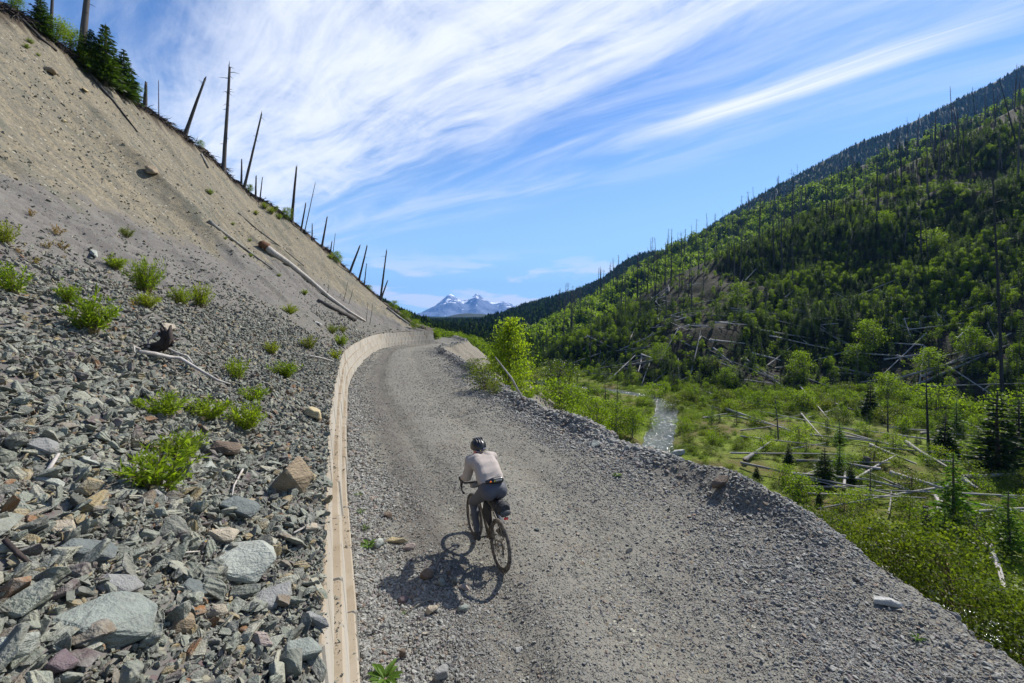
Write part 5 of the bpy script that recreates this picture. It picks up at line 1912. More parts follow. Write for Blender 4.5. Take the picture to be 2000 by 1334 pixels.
def hill_vegetation():
    r = np.random.default_rng(5)
    # the near spur
    pts = hill_points(HILL1, 30000, 1)
    px, py = px_of(pts)
    t1 = fbm(pts[:, 0] * 0.03, pts[:, 1] * 0.03, 4, 201)
    bare = np.exp(-((px - 1330) / 230) ** 2 - ((py - 640) / 95) ** 2) + 0.9 * np.exp(-((px - 1690) / 210) ** 2 - ((py - 715) / 55) ** 2)
    keep = (px > 1030) & (px < 2250) & (py < 860) & (r.random(len(pts)) < np.clip(0.55 + 0.7 * t1 - 0.62 * bare, 0.04, 1.0))
    pts, px, py = pts[keep], px[keep], py[keep]
    n = len(pts)
    broad = r.random(n) < np.clip(0.15 + 0.35 * fbm(pts[:, 0] * 0.05, pts[:, 1] * 0.05, 3, 203) + 0.08 * (px > 1500), 0.12, 0.8)
    h = np.where(broad, r.uniform(1.1, 2.9, n), r.uniform(1.4, 4.2, n) ** 1.0) * (0.85 + 0.25 * r.random(n))
    show = h / pts[:, 1] * ((px < 2000) & (py < 1334))
    visible = []
    order_b = [i for i in np.argsort(-show) if broad[i]][:260]
    order_c = [i for i in np.argsort(-show) if not broad[i]][:240]
    single = set(order_b) | set(order_c)
    for i in order_b:
        k = int(r.integers(0, len(BR_MID)))
        nm = 'pale green round crowned young tree among the deadfall of the hillside' if k % 2 else 'bright green loose crowned young tree among the deadfall of the hillside'
        tree_obj('broadleaf_tree', BR_MID[k], pts[i] - np.array([0, 0, 0.1]), r.random() * 6.28, h[i], nm, 'tree', 'pale round young trees on the near hillside' if k % 2 else 'bright loose young trees on the near hillside')
    for i in order_c:
        k = int(r.integers(0, len(CON_MID)))
        nm = 'dark young spruce growing up through the burnt hillside' if k % 2 == 0 else 'mid green young pine growing up through the burnt hillside'
        tree_obj('young_conifer', CON_MID[k], pts[i] - np.array([0, 0, 0.1]), r.random() * 6.28, h[i], nm, 'tree', 'young spruces on the near hillside' if k % 2 == 0 else 'young pines on the near hillside')
    rest = np.array([i for i in range(n) if i not in single])
    J = [joined(x) for x in BR_MID] + [joined(x) for x in CON_MID]
    idx = np.where(broad[rest], r.integers(0, 6, len(rest)), 6 + r.integers(0, 5, len(rest)))
    rot = np.stack([r.normal(0, .04, len(rest)), r.normal(0, .04, len(rest)), r.random(len(rest)) * 6.28], -1)
    scatter('young_forest', pts[rest] - np.array([0, 0, 0.1]), rot, h[rest][:, None] * np.ones((1, 3)), idx, J, 'young mixed regrowth covering the upper hillside', 'forest')
    # low brush between the trees
    q = hill_points(HILL1, 15000, 2)
    qx, qy = px_of(q)
    k = (qx > 1030) & (qx < 2200) & (r.random(len(q)) < np.clip(0.12 + 0.5 * fbm(q[:, 0] * 0.08, q[:, 1] * 0.08, 3, 207), 0, 1))
    q = q[k]
    JB = [joined(x) for x in BR_LO] + [joined(x) for x in BUSH[:2]]
    scatter('hillside_brush', q, np.stack([0 * q[:, 0], 0 * q[:, 0], r.random(len(q)) * 6.28], -1), (r.uniform(0.5, 1.7, len(q)))[:, None] * np.array([[1.2, 1.2, 0.8]]),
            r.integers(0, 5, len(q)), JB, 'low dark brush between the young trees', 'brush')
    # middle hill: thinner young wood
    q = hill_points(HILL2, 14000, 3)
    qx, qy = px_of(q)
    k = (qx > 960) & (qx < 2150) & (r.random(len(q)) < np.clip(0.8 + 0.4 * fbm(q[:, 0] * 0.015, q[:, 1] * 0.015, 3, 209), 0.1, 1))
    q = q[k]
    J2 = [joined(x) for x in CON_LO] + [joined(CON_MID[1]), joined(CON_MID[3])] + [joined(x) for x in BR_LO]
    scatter('hillside_regrowth', q, np.stack([0 * q[:, 0], 0 * q[:, 0], r.random(len(q)) * 6.28], -1), (r.uniform(3.0, 8.5, len(q)))[:, None] * np.array([[1.15, 1.15, 1.0]]),
            r.choice([0, 1, 2, 3, 4, 5, 6, 5, 6, 7, 8, 9], len(q)), J2, 'thin green regrowth over the hillside behind the spur', 'forest')
    # far forest, mountain scrub, dark side slope
    for nm, V, cnt, hs, acc, lab in (('distant_forest', HILL3, 16000, (9, 16), (880, 1460), 'dense dark conifer forest on the closing ridge'),
                                     ('mountain_scrub', HILL4, 26000, (4, 8), (1330, 2120), 'scattered dark scrub and trees on the mountain flank')):
        q = hill_points(V, cnt, 4)
        qx, qy = px_of(q)
        q = q[(qx > acc[0]) & (qx < acc[1])]
        scatter(nm, q, np.stack([0 * q[:, 0], 0 * q[:, 0], r.random(len(q)) * 6.28], -1), (r.uniform(*hs, len(q)))[:, None] * np.array([[1.35, 1.35, 1.0]]),
                r.integers(0, 5, len(q)), [joined(x) for x in CON_LO], lab, 'forest')
    q = hill_points(HILL5, 11000, 6)
    qx, qy = px_of(q)
    q = q[(qx > 690) & (qx < 1040) & (q[:, 1] > 125)]
    scatter('side_forest', q, np.stack([0 * q[:, 0], 0 * q[:, 0], r.random(len(q)) * 6.28], -1), (r.uniform(0.7, 1.15, len(q)) * (4.0 + (q[:, 1] - 125) / 225 * 7.0))[:, None] * np.array([[1.3, 1.3, 1.0]]),
            r.integers(0, 5, len(q)), [joined(x) for x in CON_LO], 'dark standing forest on the slope beyond the wall', 'forest')
    q = hill_points(HILL5, 9000, 7)
    qx, qy = px_of(q)
    q = q[(qx > 700) & (qx < 1030) & (q[:, 1] <= 140)]
    scatter('green_thicket', q, np.stack([0 * q[:, 0], 0 * q[:, 0], r.random(len(q)) * 6.28], -1), (r.uniform(1.0, 3.2, len(q)))[:, None] * np.ones((1, 3)),
            r.integers(0, 6, len(q)), [joined(x) for x in BR_MID], 'bright green thicket on the slope past the end of the wall', 'thicket')
    # dark forest on the flat far up the valley
    n = 7000
    Y = r.uniform(260, 1750, n)
    X = (r.uniform(770, 1030, n) - 1000) / F * Y
    q = np.stack([X, Y, FLOOR0 + GRADE * Y], -1)
    scatter('valley_forest', q, np.stack([0 * X, 0 * X, r.random(n) * 6.28], -1), (r.uniform(7, 13, n))[:, None] * np.array([[1.5, 1.5, 1.0]]),
            r.integers(0, 5, n), [joined(x) for x in CON_LO], 'dark forest covering the flat far up the valley', 'forest')
    # far end of the valley floor: dark trees between the spur and the creek
    n = 900
    X, Y = r.uniform(-25, 40, n), r.uniform(112, 300, n)
    Z = floor_z(X, Y)
    q = np.stack([X, Y, Z], -1)
    qx, qy = px_of(q)
    ok = (qx > 930) & (river_dist(X, Y) > 1.6)
    q = q[ok]
    scatter('valley_wood', q, np.stack([0 * q[:, 0], 0 * q[:, 0], r.random(len(q)) * 6.28], -1), (r.uniform(2.5, 8, len(q)))[:, None] * np.ones((1, 3)),
            r.integers(0, 5, len(q)), [joined(x) for x in CON_LO[:2]] + [joined(x) for x in CON_MID[:3]], 'dark mixed wood at the far end of the valley floor', 'forest')

    # standing dead trunks: the tall ones of the photo, then the many thin ones
    tall = [(1955, 790, 1940, 330, 'very tall dark dead trunk rising from the deadfall near the hillside foot'), (1862, 275, 1857, 165, 'tall dead trunk standing clear above the upper hillside'),
            (1985, 282, 1949, 152, 'dead trunk leaning left near the top of the hillside'), (1772, 308, 1772, 228, 'slim dead trunk against the dark mountain'),
            (1625, 372, 1624, 300, 'straight dead trunk in the thin stand of the skyline'), (1558, 398, 1557, 318, 'bare dead trunk on the skyline below the mountain shoulder'),
            (1548, 440, 1547, 328, 'tall dead trunk rising through the skyline stand'), (1520, 860, 1513, 772, 'black charred trunk standing on the valley floor'),
            (1813, 870, 1812, 715, 'dark dead trunk at the foot of the hillside behind small spruces'), (1735, 845, 1736, 760, 'thin dark dead trunk at the edge of the valley floor'),
            (1600, 735, 1600, 690, 'short black stub between the fallen logs')]
    for x0, y0, x1, y1, lab in tall:
        g = hit(x0, y0)
        if g is None:
            continue
        p = g[0]
        top = P(x1, y1, p.y)
        d = top - p
        o = link('dead_tree', SNAGS[int(r.integers(0, 6))])
        o.rotation_mode = 'QUATERNION'
        o.rotation_quaternion = Vector((0, 0, 1)).rotation_difference(d.normalized())
        w = 1.0 if d.length > 12 else 1.6
        o.scale = (d.length * w * 0.72, d.length * w * 0.72, d.length)
        o.location = p - Vector((0, 0, 0.3))
        tag(o, lab, 'dead tree')
    for V, cnt, hs, lab, grp, sd, tm in ((HILL1, 120, (7, 20), 'thin bare dead trunk standing over the young trees of the near hillside', 'dead trunks standing on the near hillside', 31, 0.30),
                                         (HILL2, 200, (14, 29), 'thin bare dead trunk of the far stand along the skyline', 'dead trunks standing along the skyline', 32, 0.35)):
        q = hill_points(V, cnt * 8, sd)
        qx, qy = px_of(q)
        rows = V.shape[0]
        frac = (q[:, 1] - np.interp(qx, px_of(V[0])[0], V[0, :, 1])) / np.maximum(1, np.interp(qx, px_of(V[-1])[0], V[-1, :, 1]) - np.interp(qx, px_of(V[0])[0], V[0, :, 1]))
        k = np.nonzero((qx > 1075) & (qx < 1995) & (r.random(len(q)) < np.clip((frac - tm) * 1.3, 0.04, 1)))[0][:cnt]
        for i in k:
            h = r.uniform(*hs)
            o = link('dead_tree', SNAGS[int(r.integers(0, 6))])
            o.location = q[i] - np.array([0, 0, 0.3])
            o.rotation_euler = (r.normal(0, 0.045), r.normal(0, 0.045), r.random() * 6.28)
            w = 1.0 if V is HILL1 else 1.25
            o.scale = (h * w, h * w, h)
            tag(o, lab, 'dead tree', grp)


def valley():
    r = np.random.default_rng(9)
    # leafy low cover
    n = 15000
    X, Y = r.uniform(8, 92, n), 20 + 95 * r.random(n) ** 1.1
    px = 1000 + F * X / Y
    Z = floor_z(X, Y)
    ok = (px < 2150) & (river_dist(X, Y) > 1.25) & (X > 3 + 0.0 * Y)
    pat = fbm(X * 0.12, Y * 0.12, 3, 301)
    ok &= r.random(n) < np.clip(0.75 + 0.6 * pat, 0.15, 1)
    X, Y, Z, pat = X[ok], Y[ok], Z[ok], pat[ok]
    n = len(X)
    s = r.uniform(0.16, 0.5, n) * (1 + 0.8 * (pat > 0.3)) * np.where(r.random(n) < 0.05, 2.2, 1.0)
    JB = [joined(x) for x in BUSH]
    scatter('ground_cover', np.stack([X, Y, Z - 0.05], -1), np.stack([0 * X, 0 * X, r.random(n) * 6.28], -1), s[:, None] * np.array([[1.2, 1.2, 0.85]]),
            np.where(fbm(X * 0.2 + 9, Y * 0.2, 3, 305) + r.normal(0, 0.25, n) > 0.12, 4 + r.integers(0, 4, n), r.integers(0, 4, n)), JB + [joined(x) for x in BUSH_W], 'low bright green bushes and herbs carpeting the valley floor', 'ground cover')

    def at_px(x, y, names=('floor', 'near_hill101', 'embankment')):
        h = hit(x, y, names)
        return h[0] if h else None

    def plant(kind, protos, x, yb, hp, label, cat, group=None, wscale=1.0):
        p = at_px(x, yb)
        if p is None:
            return
        h = hp * p.y / F
        k = int(r.integers(0, len(protos)))
        tree_obj(kind, protos[k], p - Vector((0, 0, 0.06)), r.random() * 6.28, (h * wscale, h * wscale, h), label, cat, group)

    # conifers on the floor
    for x, yb, hp, lab in ((1948, 928, 165, 'tallest dark spruce on the valley floor below the big dead trunk'), (1846, 890, 78, 'dark spruce left of the tallest spruce'),
                           (1611, 948, 74, 'dark bushy spruce alone among logs in the meadow'), (1541, 905, 40, 'small dark spruce near the charred trunk'),
                           (1478, 936, 28, 'tiny spruce at the meadow edge'), (1662, 946, 42, 'slender little spruce beside the bushy spruce'),
                           (1600, 986, 30, 'little dark spruce above the road edge'), (1990, 900, 120, 'dark spruce at the edge of the picture'),
                           (1700, 815, 70, 'dark spruce behind a pale round tree at the hillside foot'), (1128, 800, 60, 'olive pine nearest the road bank among the creek trees'),
                           (1150, 806, 66, 'tall olive pine in the middle of the creek trees'), (1182, 796, 56, 'dark olive pine at the creek side'),
                           (1206, 790, 46, 'small pine next to the grassy bend of the creek')):
        plant('spruce_tree' if 'spruce' in lab else 'pine_tree', CON_HI if 'spruce' in lab else CON_MID[1::2], x, yb, hp, lab, 'tree', None, 1.25)
    # larches
    for x, yb, hp, lab in ((1862, 1030, 148, 'bright green feathery larch in the middle of the fallen logs'), (1970, 1085, 128, 'bright green larch at the picture edge below the logs'),
                           (1640, 925, 58, 'thin pale green larch between the spruces'), (1868, 850, 66, 'bright larch sapling behind the log pile'),
                           (1640, 868, 46, 'light green bushy larch by the crossed logs'), (1845, 1060, 70, 'shorter feathery larch under the bigger one')):
        plant('larch_tree', LARCH, x, yb, hp, lab, 'tree', None, 1.15)
    # willow bushes of the floor and along the creek
    for x, yb, hp, lab in ((1278, 782, 34, 'round dark willow bush at the creek bend'), (1314, 806, 36, 'bright willow bush on the far creek bank'),
                           (1330, 842, 26, 'low grey green willow bush by the creek'), (1345, 866, 24, 'spreading willow bush beside the creek riffle'),
                           (1320, 885, 18, 'low bush hanging over the creek edge'), (1560, 868, 40, 'grey green bush beside the charred trunk'),
                           (1392, 868, 26, 'rounded bush in the open meadow'), (1440, 880, 20, 'small bush by the twisted branch in the meadow'),
                           (1745, 880, 34, 'olive bush in front of the crossed logs'), (1680, 985, 34, 'olive bush above the willows of the road edge'),
                           (1905, 1080, 78, 'brownish leafless looking bush beside the larch'), (1780, 1010, 40, 'grey green bush by the split stump'),
                           (1830, 812, 60, 'pale spreading bush at the foot of the big dead trunk'), (1975, 835, 70, 'pale willow at the hillside foot by the picture edge'),
                           (1570, 800, 36, 'dull green bush where meadow meets hillside'), (1480, 800, 34, 'pale bush at the meadow edge near the hillside'),
                           (1420, 790, 28, 'grey green bush under the hillside deadfall'), (1530, 940, 34, 'dense bush at the meadow rim')):
        plant('willow_bush', BUSH_W, x, yb, hp, lab, 'bush')
    # brush thickening toward the foot of the hillside
    n = 5200
    X, Y = r.uniform(22, 120, n), r.uniform(44, 104, n)
    pxx = 1000 + F * X / Y
    toe = np.interp(pxx, HC1, HT1)
    k = (pxx > 1290) & (pxx < 2120) & (Y < toe + 4) & (river_dist(X, Y) > 2.0) & (r.random(n) < np.clip(1.15 - (toe - Y) / (13 + 14 * np.clip((pxx - 1500) / 400, 0, 1)), 0, 1))
    X, Y = X[k], Y[k]
    scatter('toe_brush', np.stack([X, Y, floor_z(X, Y) - 0.05], -1), np.stack([0 * X, 0 * X, r.random(len(X)) * 6.28], -1), r.uniform(0.7, 2.4, len(X))[:, None] * np.ones((1, 3)),
            r.integers(0, 15, len(X)), [joined(x) for x in BR_MID + CON_MID + BUSH_W], 'mixed brush thickening toward the foot of the hillside', 'brush')
    # smaller bushes and seedlings dotted over the meadow
    m = 0
    while m < 150:
        x, y = r.uniform(20, 95), r.uniform(28, 84)
        pxx = 1000 + F * x / y
        if pxx < 1330 or pxx > 2050 or river_dist(np.array([x]), np.array([y]))[0] < 1.8:
            continue
        if r.random() > 0.25 + 0.75 * np.clip((pxx - 1400) / 500, 0, 1):
            continue
        z = float(floor_z(x, y)) - 0.05
        if m % 3 == 0:
            h = r.uniform(1.0, 3.0)
            tree_obj('young_conifer', CON_MID[int(r.integers(0, 5))], (x, y, z), r.random() * 6.28, h, 'young conifer dotted over the log strewn meadow', 'tree', 'young conifers in the meadow')
        else:
            h = r.uniform(0.8, 2.1)
            k = int(r.integers(0, 8))
            tree_obj('green_bush', (BUSH_W + BUSH)[k], (x, y, z), r.random() * 6.28, (h * 1.1, h * 1.1, h), 'rounded green bush dotted over the log strewn meadow', 'bush', 'bushes in the meadow')
        m += 1
    # trees of the hillside that stand out
    for x, yb, hp, lab in ((1290, 712, 42, 'upright pale egg shaped tree low on the hillside above the creek'), (1562, 742, 56, 'pale upright round tree at the left of the log tangle'),
                           (1676, 722, 50, 'bright round tree among the log tangle'), (1726, 452, 40, 'large pale round tree high on the hillside'),
                           (1820, 500, 52, 'broad pale tree beside the upper hillside trees'), (1440, 600, 46, 'pale round tree on the middle of the hillside'),
                           (1416, 762, 44, 'bright green tree at the hillside foot above the meadow'), (1735, 790, 60, 'pale leaning tree above the meadow logs'),
                           (1815, 735, 56, 'round leafy tree in front of a dark dead trunk'), (1700, 690, 66, 'tall pale tree above the round one in the log tangle'),
                           (1895, 700, 60, 'broad pale tree left of the very tall dead trunk'), (1240, 615, 26, 'round tree on the edge of the spur')):
        plant('broadleaf_tree', BR_HI, x, yb, hp, lab, 'tree', None, 1.15)

    # fallen logs of the photo: end pixels and label
    L = [(1562, 760, 1626, 836, 'long pale log slanting down to the meadow edge'), (1770, 876, 1850, 926, 'thick grey log pointing at the larch'),
         (1740, 940, 1835, 968, 'thick dark log ending at the larch foot'), (1882, 946, 2010, 938, 'thick pale log lying level right of the larch'),
         (1884, 950, 1908, 966, 'short thick broken log stub by the level log'), (1418, 806, 1548, 852, 'long grey log running to the charred trunk'),
         (1442, 822, 1540, 846, 'second grey log beside the charred trunk'), (1630, 858, 1790, 886, 'long thin grey log across the meadow'),
         (1550, 964, 1722, 962, 'thin pale log lying level above the road edge'), (1548, 936, 1690, 948, 'dark thin log behind the level pale one'),
         (1860, 960, 1600, 1006, 'faint log half sunk in the bushes'), (1565, 815, 1612, 870, 'thin log leaning across the meadow bushes'),
         (1455, 908, 1505, 872, 'twisted pale branch lying in the meadow'), (1590, 775, 1640, 800, 'grey log under the crossed logs'),
         (1828, 985, 1846, 1050, 'pale branch beside the split stump'), (1810, 1030, 1842, 985, 'pale split root beside the stump'),
         (1930, 1080, 1966, 1190, 'steep pale log dropping past the larches'), (1700, 880, 1790, 918, 'log lying behind the thick grey one'),
         (1850, 990, 2010, 1016, 'long grey log behind the larch'), (1800, 855, 1880, 846, 'grey log behind the small spruce'),
         (1880, 830, 1960, 872, 'white log in a pile below the tall spruce'), (1890, 850, 1950, 858, 'second white log in the pile'), (1896, 838, 1926, 852, 'short white log in the pile'),
         (1720, 930, 1640, 915, 'thin log crossing the meadow hollow'), (1690, 760, 1780, 775, 'grey log at the hillside foot'),
         (1570, 628, 1645, 672, 'pair of pale logs slanting down the hillside'), (1578, 632, 1655, 680, 'pale log lying alongside the slanting pair'),
         (1620, 612, 1690, 645, 'long thin log above the slanting pair'), (1716, 574, 1740, 618, 'short pale log high in the tangle'),
         (1730, 630, 1800, 655, 'pale log right of the tangle middle'), (1660, 690, 1580, 712, 'pale log crossing below the slanting pair'),
         (1630, 722, 1720, 742, 'grey log across the tangle foot'), (1810, 655, 1700, 760, 'long thin log rising steeply through the tangle'),
         (1720, 745, 1600, 768, 'long grey log along the hillside foot'), (1850, 720, 1935, 776, 'pale log slanting right of the tangle'),
         (1830, 705, 1970, 675, 'long thin log rising toward the tall dead trunk'), (1752, 700, 1840, 722, 'pale log level in the tangle'),
         (1826, 612, 1850, 636, 'short pale log by the leafy trees'), (1920, 770, 1980, 722, 'thin log leaning by the tall dead trunk')]
    for k, (x0, y0, x1, y1, lab) in enumerate(L):
        a, b = at_px(x0, y0), at_px(x1, y1)
        if a is None or b is None:
            continue
        ln = (b - a).length
        if ln > 26:
            b = a + (b - a) * (26 / ln)
            ln = 26
        up = Vector((0, 0, 0.5 + 0.25 * r.random()))
        thick = 0.20 * (1.2 if 'thick' in lab else 0.65 if 'thin' in lab else 0.85) * r.uniform(0.7, 0.9)
        lay_log(a + up, b + up, LOGS[k % 7], thick, lab)
    # many more logs, hillside and floor
    q = hill_points(HILL1, 1500, 21)
    qx, qy = px_of(q)
    wgt = np.exp(-((qy - 690) / 90) ** 2) * (0.4 + np.exp(-((qx - 1700) / 200) ** 2) + np.exp(-((qx - 1250) / 170) ** 2))
    k = np.nonzero((qx > 1040) & (qx < 2010) & (r.random(len(q)) < wgt))[0][:200]
    for i in k:
        a = Vector(q[i])
        L_ = r.uniform(4, 13)
        ang = r.choice([r.normal(-0.9, 0.5), r.normal(0.3, 0.9), r.random() * 6.28])
        x2, y2 = a.x + math.cos(ang) * L_, a.y + math.sin(ang) * L_
        g = ground(x2, y2, ('near_hill101', 'floor'))
        if g is None:
            continue
        b = Vector((x2, y2, g[0]))
        if (b - a).length > 18:
            continue
        up = Vector((0, 0, 0.3 + r.random() * 0.6))
        lay_log(a + up, b + up * r.uniform(0.6, 2.0), LOGS[int(r.integers(0, 7))], r.uniform(0.10, 0.19), 'bleached fallen log lying in the burnt hillside brush', 'fallen logs on the near hillside')
    m = 0
    while m < 65:
        x, y = r.uniform(18, 85), r.uniform(26, 82)
        pxx = 1000 + F * x / y
        if pxx < 1370 or pxx > 2060 or river_dist(np.array([x]), np.array([y]))[0] < 2.4:
            continue
        L_ = r.uniform(4, 13)
        ang = r.normal(-0.35, 0.5) if r.random() < 0.65 else r.random() * 3.14
        b = (x + math.cos(ang) * L_, y + math.sin(ang) * L_)
        za, zb = float(floor_z(x, y)), float(floor_z(*b))
        lay_log((x, y, za + 0.42), (b[0], b[1], zb + 0.42 + 0.5 * r.random()), LOGS[int(r.integers(0, 7))], r.uniform(0.045, 0.11), 'grey fallen log lying in the green meadow of the valley floor', 'fallen logs on the valley floor')
        m += 1
    # split stump standing by the logs
    p = at_px(1808, 1030)
    if p is not None:
        o = link('tree_stump', snag_mesh(1.0, 0.13, 5, True, 0, M['snag'], 8, 0.01, 0.8))
        o.location, o.scale = p, (1.5, 1.5, 42 * p.y / F)
        tag(o, 'short dark stump standing between crossed logs', 'stump')
    p = at_px(1692, 912)
    if p is not None:
        o = link('tree_stump', snag_mesh(1.0, 0.3, 6, True, 0, M['snag'], 9, 0.01, 0.8))
        o.location, o.scale = p, (1.2, 1.2, 20 * p.y / F)
        tag(o, 'squat black stump in the open meadow', 'stump')
    # creek trees below the road bank
    for x, yb, hp, lab in ((1235, 856, 62, 'light green poplar sapling closest to the creek'), (1205, 852, 70, 'bushy bright sapling at the road edge above the creek'),
                           (1165, 850, 76, 'yellow green sapling just over the berm'), (1115, 812, 62, 'bright sapling where the bank meets the berm'),
                           (1092, 800, 60, 'bright green bush at the bank foot'), (1095, 768, 60, 'pale green willow beside the leaning black trunk'),
                           (1046, 750, 30, 'dense green bush under the cottonwood'), (1078, 742, 40, 'grey green bush behind the cottonwood'),
                           (1016, 732, 30, 'dark green bush at the cottonwood foot'), (1190, 842, 46, 'small yellow green bush near the creek saplings'),
                           (1140, 838, 44, 'low bright bush behind the berm stones'), (1268, 835, 26, 'tuft of willow at the water edge')):
        plant('sapling' if 'sapling' in lab else 'green_bush', BR_HI if 'sapling' in lab else BUSH_W, x, yb, hp, lab, 'bush', None, 1.1)
    # the cottonwood
    p = P(997, 742, 40.0)
    g = ground(p.x, p.y, ('embankment',))
    base = Vector((p.x, p.y, g[0] if g else p.z))
    hh = (742 - 630) * 40 / F * 1.05 + (p.z - base.z)
    tree_obj('cottonwood_tree', broadleaf(1.0, 0.64, 400, 5200, 0.03, (M['bark'], M['cotton']), 60, 0.1, 0.8, cone=True), base, 0.4, hh, 'bright yellow green cottonwood standing on the bank beside the road', 'tree')
    # leaning black trunk and the dry pole on the bank
    for x0, y0, x1, y1, Y, w, lab, mt in ((1084, 770, 1098, 706, 62, 0.42, 'thick black leaning trunk below the cottonwood', M['snag']), (1021, 780, 967, 697, 33, 0.07, 'slender pale dead pole leaning on the road bank', M['silver'])):
        a, b = P(x0, y0, Y), P(x1, y1, Y)
        h = hit(x0, y0)
        if h:
            a = h[0]
            b = P(x1, y1, a.y)
        mb = MB()
        mb.tube([a - (b - a) * 0.05, a.lerp(b, 0.5) + Vector((0.1, 0, 0)), b], [w * 0.6, w * 0.5, w * 0.3], 8, rough=0.15)
        tag(mb.obj('dead_tree', mt, None, True), lab, 'dead tree')


def road_edge_plants():
    r = np.random.default_rng(15)
    # big willow beyond the road edge, several plants
    W = [broadleaf(1.0, 1.15, 500 + i, 5600, 0.034, (M['stem'], M['willow']), 50, 0.03, 0.8, 6, tk=0.4) for i in range(3)]
    spots = [(6.7, 8.6, 1.15, 'leafy willow at the upper end of the row beyond the road edge'), (7.0, 7.6, 1.45, 'tall glossy willow beyond the road edge'), (7.2, 6.6, 1.55, 'broad willow in the middle of the row past the road edge'),
             (7.2, 5.6, 1.3, 'willow growing up behind the grey edge boulder'), (7.2, 4.8, 1.1, 'willow at the lower end of the row by the picture edge'), (6.6, 9.6, 0.9, 'small willow starting the row beyond the road edge'), (8.2, 8.2, 1.5, 'shaded willow behind the front row'), (8.6, 6.6, 1.6, 'yellowish willow lower on the bank')]
    for k, (x, y, h, lab) in enumerate(spots):
        g = ground(x, y, ('embankment',))
        tree_obj('willow_bush', W[k % 3], (x, y, g[0] - 0.1), r.random() * 6.28, h, lab, 'bush', None, (0.0, 0.12), ('stem', 'leaves'))
    # bushes on the far bank below the berm
    for x, y, hp, lab in ((945, 762, 52, 'round grey green bush on the bank just past the berm'), (925, 730, 30, 'small bush near the berm crest'), (965, 770, 26, 'yellowish bush at the lower side of the round one')):
        h = hit(x, y)
        if h:
            tree_obj('green_bush', BUSH_W[1], h[0], 1.0, hp * h[0].y / F, lab, 'bush', None, (0, 0), ('stem', 'leaves'))
    # grass and herbs scattered on the outer bank
    n = 1500
    Y = r.uniform(14, 62, n)
    q = 0.6 + np.abs(r.normal(0, 4.5, n))
    X = road_right(Y) + q
    zz = np.array([(g[0] if (g := ground(x, y, ('embankment',))) else -99) for x, y in zip(X, Y)])
    k = r.random(n) < np.clip((q - 2.6) / 8 + 0.03, 0, 1)
    X, Y, zz = X[k], Y[k], zz[k]
    scatter('bank_herbs', np.stack([X, Y, zz - 0.03], -1), np.stack([0 * X, 0 * X, r.random(len(X)) * 6.28], -1), r.uniform(0.15, 0.9, len(X))[:, None] * np.ones((1, 3)),
            r.integers(0, 4, len(X)), [joined(x) for x in BUSH], 'patchy green herbs on the bank below the road', 'herbs')


